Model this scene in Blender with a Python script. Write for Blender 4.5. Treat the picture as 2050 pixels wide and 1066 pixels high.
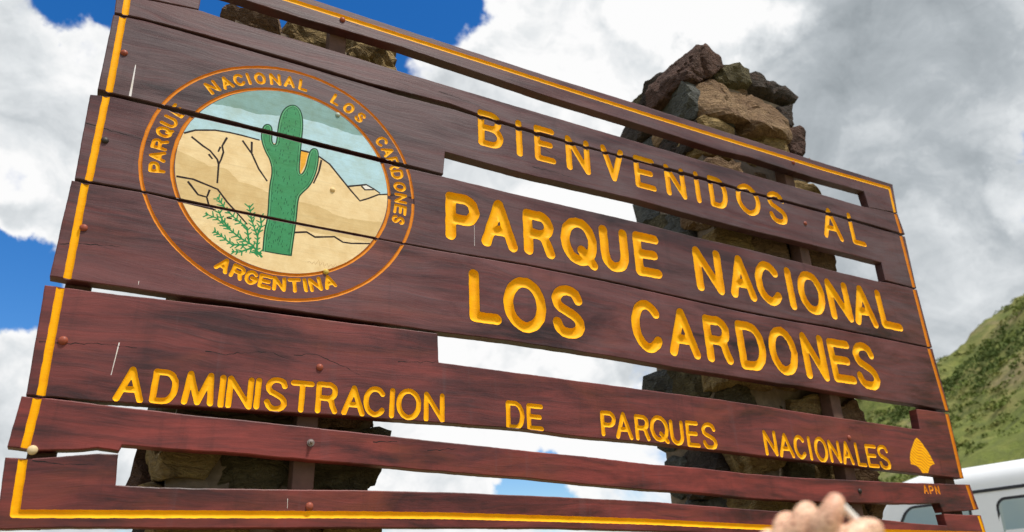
import bpy, math, random
import numpy as np
from mathutils import Vector, Matrix, noise
from mathutils.geometry import delaunay_2d_cdt

for o in list(bpy.data.objects):
    bpy.data.objects.remove(o, do_unlink=True)
scene = bpy.context.scene
COL = scene.collection
random.seed(7)
rng = np.random.default_rng(7)

# ------------------------------------------------------------------ camera
Z0 = 3.18955                       # world height of the sign's datum line (v = 0)
cam_data = bpy.data.cameras.new('camera')
cam = bpy.data.objects.new('camera', cam_data)
COL.objects.link(cam)
cx, cy, cz = (0.881948, -0.47037, -0.030307), (-0.164712, -0.367806, 0.915199), (-0.44163, -0.802166, -0.401862)
cam.matrix_world = Matrix(((cx[0], cy[0], cz[0], 0.12702), (cx[1], cy[1], cz[1], -1.75807), (cx[2], cy[2], cz[2], 1.6), (0, 0, 0, 1)))
cam_data.sensor_fit = 'HORIZONTAL'
cam_data.sensor_width = 36.0
cam_data.lens = 26.494
cam_data.clip_start = 0.05
cam_data.clip_end = 6000
cam_data.dof.use_dof = True
cam_data.dof.focus_distance = 1.92
cam_data.dof.aperture_fstop = 4.4
cam_data.dof.aperture_blades = 0
scene.camera = cam

# ------------------------------------------------------------------ sun, sky, exposure
SUN_EL, SUN_AZ = math.radians(64), math.radians(155)     # azimuth clockwise from +Y, where the light comes from
sd = bpy.data.lights.new('sun', 'SUN')
sd.energy = 4.2
sd.angle = math.radians(9)
sd.color = (1.0, 0.95, 0.88)
sun = bpy.data.objects.new('sun', sd)
COL.objects.link(sun)
sdir = Vector((math.sin(SUN_AZ) * math.cos(SUN_EL), math.cos(SUN_AZ) * math.cos(SUN_EL), math.sin(SUN_EL)))
sun.rotation_euler = sdir.to_track_quat('Z', 'Y').to_euler()
sun.location = sdir * 30

scene.view_settings.view_transform = 'Standard'
scene.view_settings.look = 'None'
scene.view_settings.exposure = 0.0
scene.view_settings.gamma = 1.0
scene.view_settings.use_curve_mapping = False


HOLES = [((-.05, .79, .615), 1.0, 4.2, .40), ((-.11, .945, .29), 1.5, 5.6, .52), ((.215, .685, .698), 3, 10.5, .62), ((.09, .715, .693), 3, 9, .5),
         ((.85, .34, .415), 1.0, 4, .5), ((.49, .865, .10), .4, 3.2, .6), ((-.165, .885, .42), .3, 2.6, .30), ((.05, .70, .71), 2, 7, .4)]
BANKS = [((.33, .725, .605), 2, 7.5, .40), ((.225, .742, .632), .5, 3.2, .25), ((-.115, .90, .42), 1, 5.5, .22), ((.62, .52, .60), 10, 24, .28), ((.78, .40, .48), 6, 20, .24), ((.80, .50, .30), 5, 16, .26), ((.42, .70, .55), 3, 10, .28), ((-.115, .87, .47), 1.5, 7, .22),
         ((.44, .85, .30), 7, 16, .42), ((-.09, .98, .15), 3, 8, .34)]
GLOWS = [((-.12, .87, .48), 1, 10, .16), ((-.09, .985, .14), 1, 7, .12), ((.44, .75, .49), 2, 12, .16), ((.557, .521, .646), .3, 5.5, .42), ((.42, .64, .645), 1, 10, .22), ((.44, .85, .30), 3, 16, .30), ((.60, .79, .12), 1, 8, .25),
         ((.74, .42, .52), 3, 15, -.11), ((.70, .36, .60), 2, 12, -.06), ((-.12, .83, .55), 1, 7, -.02)]


class G:
    """small helper for node trees"""
    def __init__(self, tree):
        self.t = tree
        tree.nodes.clear()

    def n(self, kind, _ins=None, **props):
        nd = self.t.nodes.new(kind)
        for k, v in props.items():
            setattr(nd, k, v)
        for k, v in (_ins or {}).items():
            sk = nd.inputs[k]
            if isinstance(v, bpy.types.NodeSocket):
                self.t.links.new(v, sk)
            else:
                sk.default_value = v
        return nd

    def math(self, op, a, b=None, c=None, clamp=False):
        d = {0: a}
        if b is not None: d[1] = b
        if c is not None: d[2] = c
        return self.n('ShaderNodeMath', d, operation=op, use_clamp=clamp).outputs[0]

    def vm(self, op, a, b=None):
        d = {0: a}
        if b is not None: d[1] = b
        nd = self.n('ShaderNodeVectorMath', d, operation=op)
        return nd.outputs['Value'] if op in ('DOT_PRODUCT', 'LENGTH', 'DISTANCE') else nd.outputs[0]

    def mix(self, f, a, b, mode='MIX'):
        nd = self.n('ShaderNodeMix', data_type='RGBA', blend_type=mode)
        for i, v in ((0, f), (6, a), (7, b)):
            if isinstance(v, bpy.types.NodeSocket): self.t.links.new(v, nd.inputs[i])
            else: nd.inputs[i].default_value = v if i == 0 or len(v) == 4 else (*v, 1)
        return nd.outputs[2]

    def noise(self, vec, scale, detail=4, rough=.55, dist=0.0):
        return self.n('ShaderNodeTexNoise', {'Vector': vec, 'Scale': scale, 'Detail': detail, 'Roughness': rough, 'Distortion': dist}).outputs['Fac']

    def rng(self, v, a, b, c=0.0, d=1.0, smooth=False):
        return self.n('ShaderNodeMapRange', {0: v, 1: a, 2: b, 3: c, 4: d}, interpolation_type='SMOOTHSTEP' if smooth else 'LINEAR', clamp=True).outputs[0]

    def ramp(self, f, stops):
        nd = self.n('ShaderNodeValToRGB', {0: f})
        e = nd.color_ramp.elements
        while len(e) < len(stops): e.new(.5)
        for el, (p, c) in zip(e, stops):
            el.position = p; el.color = (*c, 1)
        return nd.outputs[0]

    def scale(self, vec, s):
        return self.n('ShaderNodeVectorMath', {0: vec, 1: s}, operation='MULTIPLY').outputs[0]


world = bpy.data.worlds.new('World')
scene.world = world
world.use_nodes = True
g = G(world.node_tree)
d = g.n('ShaderNodeTexCoord').outputs['Generated']
d = g.vm('NORMALIZE', d)
sky = g.n('ShaderNodeTexSky', sky_type='NISHITA', sun_disc=False, sun_elevation=SUN_EL, sun_rotation=SUN_AZ,
          altitude=600.0, air_density=1.15, dust_density=0.9, ozone_density=3.0)
hs = g.n('ShaderNodeHueSaturation', {'Hue': .508, 'Saturation': 1.4, 'Value': 1.02, 'Fac': 1.0, 'Color': sky.outputs[0]})
sky_bg = g.n('ShaderNodeBackground', {'Color': hs.outputs[0], 'Strength': 0.15})

# the direction is bent by noise so that every cloud edge billows
w1 = g.n('ShaderNodeTexNoise', {'Vector': d, 'Scale': 4.2, 'Detail': 2.0, 'Roughness': .5}).outputs['Color']
w2 = g.n('ShaderNodeTexNoise', {'Vector': d, 'Scale': 15.0, 'Detail': 9.0, 'Roughness': .62}).outputs['Color']
dw = g.vm('ADD', d, g.scale(g.vm('SUBTRACT', w1, (.5, .5, .5)), (.30, .30, .30)))
dw = g.vm('ADD', dw, g.scale(g.vm('SUBTRACT', w2, (.5, .5, .5)), (.10, .10, .10)))
dw = g.vm('NORMALIZE', dw)


def blob(c, inner, outer, warped=True):
    """1 inside an angular distance, fading to 0"""
    v = Vector(c).normalized()
    dp = g.vm('DOT_PRODUCT', dw if warped else d, tuple(v))
    return g.rng(dp, math.cos(math.radians(outer)), math.cos(math.radians(inner)), 0, 1, True)


n_big = g.noise(g.scale(dw, (1, 1, 1.5)), 2.3, 4, .5, .2)
n_edge = g.noise(g.scale(d, (1, 1, 1.5)), 8.5, 12, .58, .5)
n_fine = g.noise(d, 30, 8, .6, .2)
cover = g.math('ADD', g.math('MULTIPLY', n_big, .55), g.math('MULTIPLY', n_edge, .62))
cover = g.math('ADD', cover, g.math('MULTIPLY', n_fine, .16))
holes = None
for c, a, b, amt in HOLES:
    v = g.math('MULTIPLY', blob(c, a, b), amt)
    holes = v if holes is None else g.math('ADD', holes, v)
full = None
for c, a, b, amt in BANKS:
    v = g.math('MULTIPLY', blob(c, a, b), amt)
    full = v if full is None else g.math('ADD', full, v)
dens = g.math('ADD', g.math('SUBTRACT', cover, holes), full)
mask = g.rng(dens, .50, .70, 0, 1, True)
# thin edges are white, thick parts grey, with a glow where the sun lights the cloud from behind
n_grey = g.noise(g.scale(dw, (1, 1, 1.8)), 4.0, 8, .6, .3)
n_grey2 = g.noise(g.scale(d, (1, 1, 1.4)), 11.0, 8, .62, .6)
thick = g.rng(dens, .66, 1.05, 0, 1, True)
lum = g.math('SUBTRACT', .97, g.math('MULTIPLY', thick, .22))
lum = g.math('ADD', lum, g.math('MULTIPLY', g.math('SUBTRACT', n_grey, .5), 1.05))
lum = g.math('ADD', lum, g.math('MULTIPLY', g.math('SUBTRACT', n_grey2, .5), .62))
for c, a, b, amt in GLOWS:
    lum = g.math('ADD', lum, g.math('MULTIPLY', blob(c, a, b), amt))
lum = g.math('MAXIMUM', lum, .34)
ccol = g.ramp(g.rng(lum, .3, 1.1), [(0, (.26, .295, .32)), (.45, (.46, .50, .53)), (.8, (.76, .79, .81)), (1, (.98, .98, .98))])
cloud_bg = g.n('ShaderNodeBackground', {'Color': ccol, 'Strength': 1.0})
mx = g.n('ShaderNodeMixShader', {0: mask, 1: sky_bg.outputs[0], 2: cloud_bg.outputs[0]})
g.n('ShaderNodeOutputWorld', {0: mx.outputs[0]})


# ------------------------------------------------------------------ helpers
def lin(r, gg, b, k=1.0):
    f = lambda c: (c / 255 / 12.92 if c / 255 <= .04045 else ((c / 255 + .055) / 1.055) ** 2.4)
    return (f(r) * k, f(gg) * k, f(b) * k)


def tag(o, label=None, cat=None, group=None, kind=None):
    if label: o['label'] = label
    if cat: o['category'] = cat
    if group: o['group'] = group
    if kind: o['kind'] = kind
    return o


def empty(name, loc=(0, 0, 0), parent=None):
    o = bpy.data.objects.new(name, None)
    o.empty_display_size = .1
    o.location = loc
    o.parent = parent
    COL.objects.link(o)
    return o


def mesh_obj(name, verts, faces, mat, parent=None, smooth=False, shift=None, mats=None, midx=None):
    """verts in world metres; shift = world position of the parent's origin"""
    V = np.asarray(verts, dtype=float)
    if shift is not None:
        V = V - np.array(shift)
    me = bpy.data.meshes.new(name)
    me.from_pydata([tuple(v) for v in V], [], [tuple(int(i) for i in f) for f in faces])
    me.update()
    if mats:
        for m in mats: me.materials.append(m)
        if midx is not None: me.polygons.foreach_set('material_index', np.asarray(midx, dtype=np.int32))
    else:
        me.materials.append(mat)
    if smooth:
        me.polygons.foreach_set('use_smooth', np.ones(len(me.polygons), dtype=bool))
    o = bpy.data.objects.new(name, me)
    o.parent = parent
    COL.objects.link(o)
    return o


def new_mat(name):
    m = bpy.data.materials.new(name)
    m.use_nodes = True
    return m, G(m.node_tree)


def finish(g, col, rough=.6, bump=None, bump_s=.3, bump_d=.01, spec=.5, metallic=0.0, **extra):
    ins = {'Base Color': col if isinstance(col, bpy.types.NodeSocket) else (*col, 1), 'Roughness': rough, 'Metallic': metallic, 'Specular IOR Level': spec}
    ins.update(extra)
    p = g.n('ShaderNodeBsdfPrincipled', ins)
    if bump is not None:
        b = g.n('ShaderNodeBump', {'Height': bump, 'Strength': bump_s, 'Distance': bump_d})
        g.t.links.new(b.outputs[0], p.inputs['Normal'])
    g.n('ShaderNodeOutputMaterial', {0: p.outputs[0]})


def simple(name, col, rough=.6, var=.15, scale=40, metallic=0.0, spec=.5, bump_s=.15, bump_d=.002, **extra):
    m, g = new_mat(name)
    co = g.n('ShaderNodeTexCoord').outputs['Object']
    n = g.noise(co, scale, 5, .6)
    lo = tuple(c * (1 - var) for c in col); hi = tuple(min(1, c * (1 + var)) for c in col)
    finish(g, g.mix(g.rng(n, .3, .7), lo, hi), rough, n, bump_s, bump_d, spec, metallic, **extra)
    return m


def rock_mat(name, a, b, c, dark=.5):
    m, g = new_mat(name)
    co = g.n('ShaderNodeTexCoord').outputs['Object']
    rnd = g.n('ShaderNodeObjectInfo').outputs['Random']
    off = g.vm('ADD', co, g.n('ShaderNodeCombineXYZ', {0: g.math('MULTIPLY', rnd, 17.3), 1: g.math('MULTIPLY', rnd, 9.1), 2: 0.0}).outputs[0])
    n1 = g.noise(off, 7, 6, .6, .4)
    n2 = g.noise(off, 38, 8, .7, .2)
    n3 = g.noise(off, 160, 4, .6)
    st = g.noise(g.scale(off, (1, 1, 3.5)), 14, 5, .6, 1.2)
    col = g.mix(g.rng(n1, .35, .65), a, b)
    col = g.mix(g.rng(st, .52, .72), col, c)
    col = g.mix(g.rng(n2, .54, .70, 0, dark), col, tuple(x * .25 for x in a))
    col = g.mix(g.rng(n3, .60, .72, 0, .35), col, (.42, .40, .35))
    vn = g.n('ShaderNodeTexVoronoi', {'Vector': g.vm('ADD', off, g.scale(g.n('ShaderNodeTexNoise', {'Vector': off, 'Scale': 9.0, 'Detail': 4.0}).outputs['Color'], (.09, .09, .09))), 'Scale': 15.0}, feature='DISTANCE_TO_EDGE').outputs['Distance']
    rdg = g.math('ABSOLUTE', g.math('SUBTRACT', g.math('MULTIPLY', st, 2), 1))
    rdg2 = g.math('ABSOLUTE', g.math('SUBTRACT', g.math('MULTIPLY', n2, 2), 1))
    h = g.math('ADD', g.math('MULTIPLY', rdg2, .9), g.math('MULTIPLY', rdg, 1.6))
    col = g.mix(g.rng(rdg, 0, .08, .6, 0), col, tuple(x * .3 for x in a))
    h = g.math('ADD', h, g.math('MULTIPLY', n3, .22))
    h = g.math('SUBTRACT', h, g.rng(vn, 0, .05, .30, 0))
    finish(g, col, .9, h, 1.0, .032, .2)
    return m


ROCK = {
    'tan': rock_mat('rock_tan', lin(190, 158, 122), lin(164, 132, 102), lin(128, 102, 84)),
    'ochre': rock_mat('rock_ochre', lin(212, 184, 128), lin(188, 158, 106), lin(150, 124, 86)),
    'olive': rock_mat('rock_olive', lin(140, 130, 98), lin(116, 108, 82), lin(82, 76, 58)),
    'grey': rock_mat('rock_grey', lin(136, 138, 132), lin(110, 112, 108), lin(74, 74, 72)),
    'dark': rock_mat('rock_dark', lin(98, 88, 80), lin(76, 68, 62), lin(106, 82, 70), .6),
    'red': rock_mat('rock_red', lin(128, 98, 86), lin(102, 78, 68), lin(74, 60, 54)),
}
MORTAR = simple('mortar', lin(128, 114, 98), .95, .3, 30, bump_s=.6, bump_d=.01)


# wood ---------------------------------------------------------------
def wood_mat():
    m, g = new_mat('stained_wood')
    co = g.n('ShaderNodeTexCoord').outputs['Object']
    rnd = g.n('ShaderNodeObjectInfo').outputs['Random']
    wea = g.n('ShaderNodeAttribute', attribute_type='OBJECT', attribute_name='weather').outputs['Fac']
    red = g.n('ShaderNodeAttribute', attribute_type='OBJECT', attribute_name='redness').outputs['Fac']
    off = g.vm('ADD', co, g.n('ShaderNodeCombineXYZ', {0: g.math('MULTIPLY', rnd, 13.0), 1: g.math('MULTIPLY', rnd, 5.0), 2: g.math('MULTIPLY', rnd, 7.0)}).outputs[0])
    # slow warp so the grain wanders
    warp = g.n('ShaderNodeTexNoise', {'Vector': g.scale(off, (1.3, 1, 3.0)), 'Scale': 1.6, 'Detail': 3.0}).outputs['Color']
    wv = g.vm('ADD', off, g.scale(g.vm('SUBTRACT', warp, (.5, .5, .5)), (0, 0, .10)))
    blot = g.noise(g.scale(off, (.5, 1, 3.2)), 2.2, 6, .62, .3)
    blot2 = g.noise(g.scale(off, (.55, 1, 2.6)), 5.5, 7, .64, .4)
    streak = g.noise(g.scale(wv, (1.4, 1, 42)), 1.7, 7, .68)
    fine = g.noise(g.scale(wv, (5, 1, 190)), 2.0, 5, .7)
    speck = g.noise(g.scale(off, (1, 1, 1.6)), 95, 4, .65)
    band = g.n('ShaderNodeTexWave', {'Vector': g.scale(wv, (.35, 1, 1)), 'Scale': 9.0, 'Distortion': 5.0, 'Detail': 4.0, 'Detail Scale': 1.2, 'Detail Roughness': .6}, bands_direction='Z').outputs['Fac']
    c_dark = lin(36, 20, 21); c_red = lin(144, 57, 50); c_mid = lin(86, 43, 42); c_grey = lin(104, 86, 90); c_blue = lin(40, 28, 35)
    col = g.mix(g.rng(blot, .34, .64), c_dark, c_mid)
    rfac = g.math('MULTIPLY', g.rng(blot2, .36, .64), red)
    col = g.mix(rfac, col, c_red)
    col = g.mix(g.rng(streak, .50, .72, 0, .62), col, tuple(x * .7 for x in c_dark))
    col = g.mix(g.rng(band, .62, 1.0, 0, .12), col, c_dark)
    col = g.mix(g.rng(streak, .30, .46, .22, 0), col, c_red)
    bl = g.noise(g.scale(off, (.55, 1, 2.8)), 3.6, 6, .6, .4)
    col = g.mix(g.rng(bl, .54, .70, 0, .55), col, c_blue)
    gfac = g.math('MULTIPLY', g.rng(g.math('ADD', g.math('MULTIPLY', blot2, .75), g.math('MULTIPLY', streak, .25)), .40, .62, 0, .9), wea)
    col = g.mix(gfac, col, c_grey)
    og = g.noise(g.scale(off, (.8, 1, 2.2)), 2.6, 5, .6, .8)
    col = g.mix(g.math('MULTIPLY', g.rng(og, .56, .72, 0, .55), red), col, lin(142, 70, 44))
    drip = g.noise(g.scale(off, (16, 1, 1.1)), 1.6, 5, .6, .3)
    col = g.mix(g.rng(drip, .58, .74, 0, .30), col, c_dark)
    col = g.mix(g.rng(drip, .28, .40, .16, 0), col, c_grey)
    col = g.mix(g.math('MULTIPLY', rnd, .30), col, c_dark)
    # knots
    kv = g.n('ShaderNodeTexVoronoi', {'Vector': g.vm('ADD', g.scale(off, (1.25, 0, 2.3)), g.scale(g.vm('SUBTRACT', warp, (.5, .5, .5)), (.05, 0, .05))), 'Scale': 1.0, 'Randomness': 1.0})
    kd = kv.outputs['Distance']
    kr = g.n('ShaderNodeSeparateColor', {0: kv.outputs['Color']}).outputs[0]
    ks = g.math('GREATER_THAN', kr, .45)
    kn = g.math('MULTIPLY', g.rng(kd, .018, .050, 1, 0, True), ks)
    kring = g.math('MULTIPLY', g.math('MULTIPLY', g.rng(kd, .02, .14, 1, 0, True), ks), g.rng(g.math('SINE', g.math('MULTIPLY', kd, 190)), .1, .9, 0, .32))
    col = g.mix(kring, col, tuple(x * .6 for x in c_dark))
    col = g.mix(g.math('MULTIPLY', kn, .85), col, tuple(x * .45 for x in c_dark))
    col = g.mix(g.rng(fine, .56, .76, 0, .45), col, tuple(x * .5 for x in c_dark))
    col = g.mix(g.rng(speck, .68, .78, 0, .5), col, tuple(x * .35 for x in c_dark))
    col = g.mix(g.rng(speck, .22, .30, .22, 0), col, lin(130, 96, 90))
    h = g.math('ADD', g.math('MULTIPLY', fine, .5), g.math('MULTIPLY', streak, 1.0))
    h = g.math('ADD', h, g.math('MULTIPLY', speck, .25))
    rough = g.rng(blot2, .3, .7, .38, .60)
    finish(g, col, rough, h, .18, .004, .40)
    return m


WOOD = wood_mat()


def paint(name, col, rough=.5, wear=.10, k=1.0):   # brushed paint with wear, the board's grain telling through
    m, g = new_mat(name)
    co = g.n('ShaderNodeTexCoord').outputs['Object']
    n1 = g.noise(co, 26, 6, .65, .3)
    n2 = g.noise(g.scale(co, (1, 1, 2.5)), 150, 4, .7)
    n3 = g.noise(g.scale(co, (.6, 1, 3)), 55, 5, .7)
    col = tuple(c * k for c in col)
    c = g.mix(g.rng(n1, .3, .7), tuple(x * y for x, y in zip(col, (.90, .82, .7))), tuple(min(1, x * 1.08) for x in col))
    c = g.mix(g.rng(n3, .60, .80, 0, wear * 2.5), c, tuple(x * .55 for x in col))
    c = g.mix(g.rng(n2, .68, .80, 0, wear * 3), c, lin(90, 60, 40))
    gr = g.noise(g.scale(co, (2.2, 1, 70)), 2.0, 5, .7)
    c = g.mix(g.rng(gr, .50, .76, 0, .34), c, tuple(x * .58 for x in col))
    h = g.math('ADD', g.math('ADD', g.math('MULTIPLY', n2, .5), n1), g.math('MULTIPLY', gr, .6))
    finish(g, c, rough, h, .22, .003, .16)
    return m


YELLOW = paint('yellow_paint', lin(255, 182, 2), .6, .09)
ORANGE = paint('orange_paint', lin(216, 132, 26), .5, .14)  # darker orange for right border pieces, leaf ribs and the APN letters
RINGP = paint('ring_orange_paint', lin(222, 140, 36), .5, .14)
ART = {
    'painted_sky': paint('paint_pale_sky', lin(180, 216, 230), .6, .12),
    'painted_cloud_bank': paint('paint_grey_teal', lin(132, 170, 170), .6, .14),
    'painted_hill': paint('paint_sand', lin(238, 214, 166), .6, .12),
    'painted_dark_band': paint('paint_dark_sand', lin(220, 194, 142), .6, .12),  # band of darker tan paint across the emblem's hill
    'painted_far_hill': paint('paint_far_hill', lin(236, 214, 168), .6, .1),
    'painted_snow': paint('paint_white', lin(240, 240, 236), .6, .03),
    'painted_sun': paint('paint_orange_sun', lin(240, 176, 52), .6, .05),
    'painted_cactus': paint('paint_cactus_green', lin(62, 146, 98), .5, .14),
    'painted_cactus_outline': paint('paint_deep_green', lin(14, 62, 42), .5, .05),
    'painted_cactus_highlight': paint('paint_light_green', lin(104, 180, 132), .5, .08),
    'painted_cactus_spines': paint('paint_spine_green', lin(18, 78, 54), .5, .05),
    'painted_bush': paint('paint_bush_green', lin(40, 138, 84), .55, .08),
    'painted_outline': paint('paint_black', lin(38, 26, 22), .5, .03),
    'painted_signature': paint('paint_signature', lin(190, 152, 108), .6, .1),
    'paint_drip': paint('paint_drip_white', lin(226, 224, 226), .5, .1),
    'letter_edge': simple('letter_edge_brown', lin(58, 26, 16), .7),  # thin dark brown rim following each box letter's outline
    'crack': simple('crack_dark', (.008, .005, .005), .9),
}
DARKSTEEL = simple('dark_steel', (.05, .042, .038), .55, .3, 60, metallic=.6)
BATTEN = simple('batten_wood', lin(96, 70, 58), .75, .3, 25, bump_s=.4, bump_d=.004)
BOLT_RED = paint('bolt_red_brown', lin(150, 82, 66), .35, .1)
BOLT_STEEL = simple('bolt_steel', lin(150, 136, 130), .4, .3, 90, metallic=.7)
BOLT_CREAM = paint('bolt_cream', lin(222, 206, 172), .45, .1)
BOLT_TEAL = paint('bolt_pale_teal', lin(178, 196, 188), .45, .1)
BOLT_SAND = paint('bolt_sand', lin(226, 198, 146), .45, .1)
BOLT_YELLOW = paint('bolt_yellow', lin(206, 178, 84), .45, .1)


# ------------------------------------------------------------------ ground and hill
def ridge_elev(az):
    return np.interp(az, [-180, -150, 28, 36, 41, 48, 54, 59, 65, 75, 90, 120, 150, 180], [0, 0, 0, 2.2, 4.8, 9.2, 12.2, 14.0, 17.5, 22, 25, 22, 10, 0])


def fbm2(x, y, s, octv=5, seed=0.0):
    out = np.zeros(len(x))
    for i in range(len(x)):
        out[i] = noise.fractal(Vector((x[i] * s, y[i] * s, seed)), .55, 2.1, octv)
    return out


def terrain(x, y):
    dx, dy = x - .127, y + 1.758
    r = np.hypot(dx, dy)
    az = np.degrees(np.arctan2(dx, dy))
    hr = 78 * np.tan(np.radians(ridge_elev(az))) + 1.6 * np.clip(ridge_elev(az) / 3, 0, 1)
    s = np.clip((r - 17) / 61, 0, 1)
    h = np.where(r < 78, hr * s ** 1.12, hr * np.clip(1 - (r - 78) / 500, 0, 1))
    far = np.clip((r - 300) / 900, 0, 1)
    h = h + s * (fbm2(x, y, .045, 5, 3.1) * 2.2 + fbm2(x, y, .2, 4, 9.7) * .55) * np.clip(hr / 6, 0, 1)
    h = h + fbm2(x, y, .3, 3, 1.2) * .03 * (r > 3)
    return np.where(r > 1200, 0, h * (1 - far))


def build_ground():
    rs = np.concatenate([np.linspace(.6, 16, 22), np.linspace(17.5, 84, 74), np.geomspace(88, 3500, 26)])
    azs = np.concatenate([np.linspace(-180, 28, 60, endpoint=False), np.linspace(28, 85, 150, endpoint=False), np.linspace(85, 180, 40, endpoint=False)])
    A, R = np.meshgrid(np.radians(azs), rs)
    X = (.127 + R * np.sin(A)).ravel(); Y = (-1.758 + R * np.cos(A)).ravel()
    Zt = terrain(X, Y)
    n = len(azs)
    V = np.column_stack([X, Y, Zt])
    V = np.vstack([V, [[.127, -1.758, 0.0]]])
    F = []
    for i in range(len(rs) - 1):
        for j in range(n):
            k = (j + 1) % n
            F.append((i * n + j, i * n + k, (i + 1) * n + k, (i + 1) * n + j))
    for j in range(n):
        F.append((len(V) - 1, (j + 1) % n, j))
    F = [f[::-1] for f in F]
    m, g = new_mat('hillside_ground')
    co = g.n('ShaderNodeTexCoord').outputs['Object']
    n1 = g.noise(co, .16, 6, .6, .5)
    n2 = g.noise(co, .9, 6, .65, .3)
    n3 = g.noise(co, 5, 5, .7)
    col = g.mix(g.rng(n1, .40, .60), lin(112, 120, 60), lin(132, 126, 80))
    col = g.mix(g.rng(n2, .42, .62), col, lin(88, 100, 50))
    soil = g.mix(g.rng(n3, .35, .65), lin(166, 146, 118), lin(130, 114, 90))
    dist = g.vm('LENGTH', co)
    near = g.math('ADD', g.rng(dist, 12, 27, .55, 0), g.rng(n1, .56, .66, 0, .5))
    col = g.mix(g.math('MINIMUM', g.math('ADD', near, g.math('MULTIPLY', g.math('SUBTRACT', n2, .5), .8)), 1.0, None, True), col, soil)
    finish(g, col, .95, g.math('ADD', n2, g.math('MULTIPLY', n3, .4)), .8, .25, .1)
    return tag(mesh_obj('ground', V, F, m, smooth=True), kind='structure')


build_ground()


def leaf_mat(name, c):
    m, g = new_mat(name)
    co = g.n('ShaderNodeTexCoord').outputs['Object']
    n1 = g.noise(co, 1.3, 4, .6)
    col = g.mix(g.rng(n1, .35, .65), tuple(x * .7 for x in c), tuple(x * 1.25 for x in c))
    finish(g, col, .8, spec=.15)
    return m


def build_shrubs():
    mats = [leaf_mat('shrub_green', lin(104, 116, 56)), leaf_mat('shrub_dark', lin(86, 100, 50)), leaf_mat('shrub_yellow', lin(126, 128, 70))]
    r2 = np.random.default_rng(3)
    N = 8200
    az = r2.uniform(33, 76, N); r = 19 + (1 - np.sqrt(r2.uniform(0, 1, N))) * 0 + r2.uniform(0, 1, N) ** .62 * 61
    x = .127 + r * np.sin(np.radians(az)); y = -1.758 + r * np.cos(np.radians(az))
    dn = fbm2(x, y, .11, 4, 6.6)
    keep = (dn + r2.normal(0, .18, N) > -.15) & (r * .0 + ridge_elev(az) > 1.0)
    x, y, r, dn = x[keep], y[keep], r[keep], dn[keep]
    z = terrain(x, y)
    V, F, M = [], [], []
    for i in range(len(x)):
        sz = r2.uniform(.14, .42) * (1.25 if dn[i] > .25 else 1.0)
        k = 26
        u = r2.normal(size=(k, 3)); u[:, 2] = np.abs(u[:, 2]); u /= np.linalg.norm(u, axis=1)[:, None]
        p = u * (r2.uniform(.35, 1, (k, 1)) ** .5) * np.array([sz, sz, sz * .8]) + np.array([x[i], y[i], z[i] - .05])
        a = r2.normal(size=(k, 3)); a /= np.linalg.norm(a, axis=1)[:, None]
        b = np.cross(a, r2.normal(size=(k, 3))); b /= np.linalg.norm(b, axis=1)[:, None]
        ls = sz * r2.uniform(.16, .32, (k, 1))
        q = np.stack([p - a * ls, p + b * ls * .6, p + a * ls, p - b * ls * .6], 1).reshape(-1, 3)
        base = len(V) * 4 * k
        V.append(q)
        mi = 1 if dn[i] > .25 else (2 if r2.uniform() < .22 else 0)
        for j in range(k):
            F.append((base + 4 * j, base + 4 * j + 1, base + 4 * j + 2, base + 4 * j + 3)); M.append(mi)
    V = np.vstack(V)
    o = mesh_obj('hillside_shrubs', V, F, None, mats=mats, midx=M)
    tag(o, 'low green shrubs covering the steep hillside at the right', 'shrubs', kind='stuff')


build_shrubs()

# ------------------------------------------------------------------ stone pillars
_ico = {}


def ico(sub):
    if sub not in _ico:
        import bmesh
        bm = bmesh.new()
        bmesh.ops.create_icosphere(bm, subdivisions=sub, radius=1.0)
        _ico[sub] = (np.array([v.co[:] for v in bm.verts]), [tuple(v.index for v in f.verts) for f in bm.faces])
        bm.free()
    return _ico[sub]


def rock(planes, center, sub=3, amp=.012, freq=9.0, soft=26.0, seed=0, name='stone', mat=None, parent=None, shift=None):
    """a faceted stone: directions clipped by half-spaces (normal, offset from the centre), then roughened"""
    D, F = ico(sub)
    Nn = np.array([p[0] for p in planes], dtype=float)
    Nn /= np.linalg.norm(Nn, axis=1)[:, None]
    h = np.array([p[1] for p in planes])
    dots = np.maximum(D @ Nn.T, 1e-4)
    inv = dots / h[None, :]
    r = 1.0 / (np.power((np.power(inv, soft)).sum(1), 1 / soft))
    P = D * r[:, None]
    out = np.empty_like(P)
    so = Vector((seed * 3.17, seed * 1.31, seed * 7.7))
    for i, (p, dd) in enumerate(zip(P, D)):
        v = Vector(p) * freq + so
        nval = noise.fractal(v * 1.3, .7, 2.2, 6) * amp * .75 + noise.noise(v * .45) * amp * .35
        # conchoidal chips: flat cells with stepped heights
        cr, cp = noise.voronoi(v * .55 + Vector((noise.noise(v), noise.noise(v + so), 0)) * .35)
        nval += (noise.cell(Vector(cp[0]) * 7.3)) * amp * 1.5
        nval -= max(0.0, .09 - (cr[1] - cr[0])) * amp * 7
        out[i] = p + dd * nval
    return mesh_obj(name, out + np.array(center), F, mat, parent, smooth=False, shift=shift)


def box_stone(c, ext, parent, shift, mat, seed, sub=3, jit=.16, amp=.010):
    r3 = np.random.default_rng(seed)
    pl = []
    for ax in range(3):
        for s in (1, -1):
            n = r3.normal(0, jit, 3); n[ax] = s
            pl.append((n, ext[ax] * r3.uniform(.93, 1.03)))
    for _ in range(6):
        n = r3.normal(size=3); n /= np.linalg.norm(n)
        sup = abs(n[0]) * ext[0] + abs(n[1]) * ext[1] + abs(n[2]) * ext[2]
        pl.append((n, sup * r3.uniform(.80, .95)))
    return rock(pl, c, sub, amp, 11.0, 90.0, seed, 'stone', mat, parent, shift)


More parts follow.
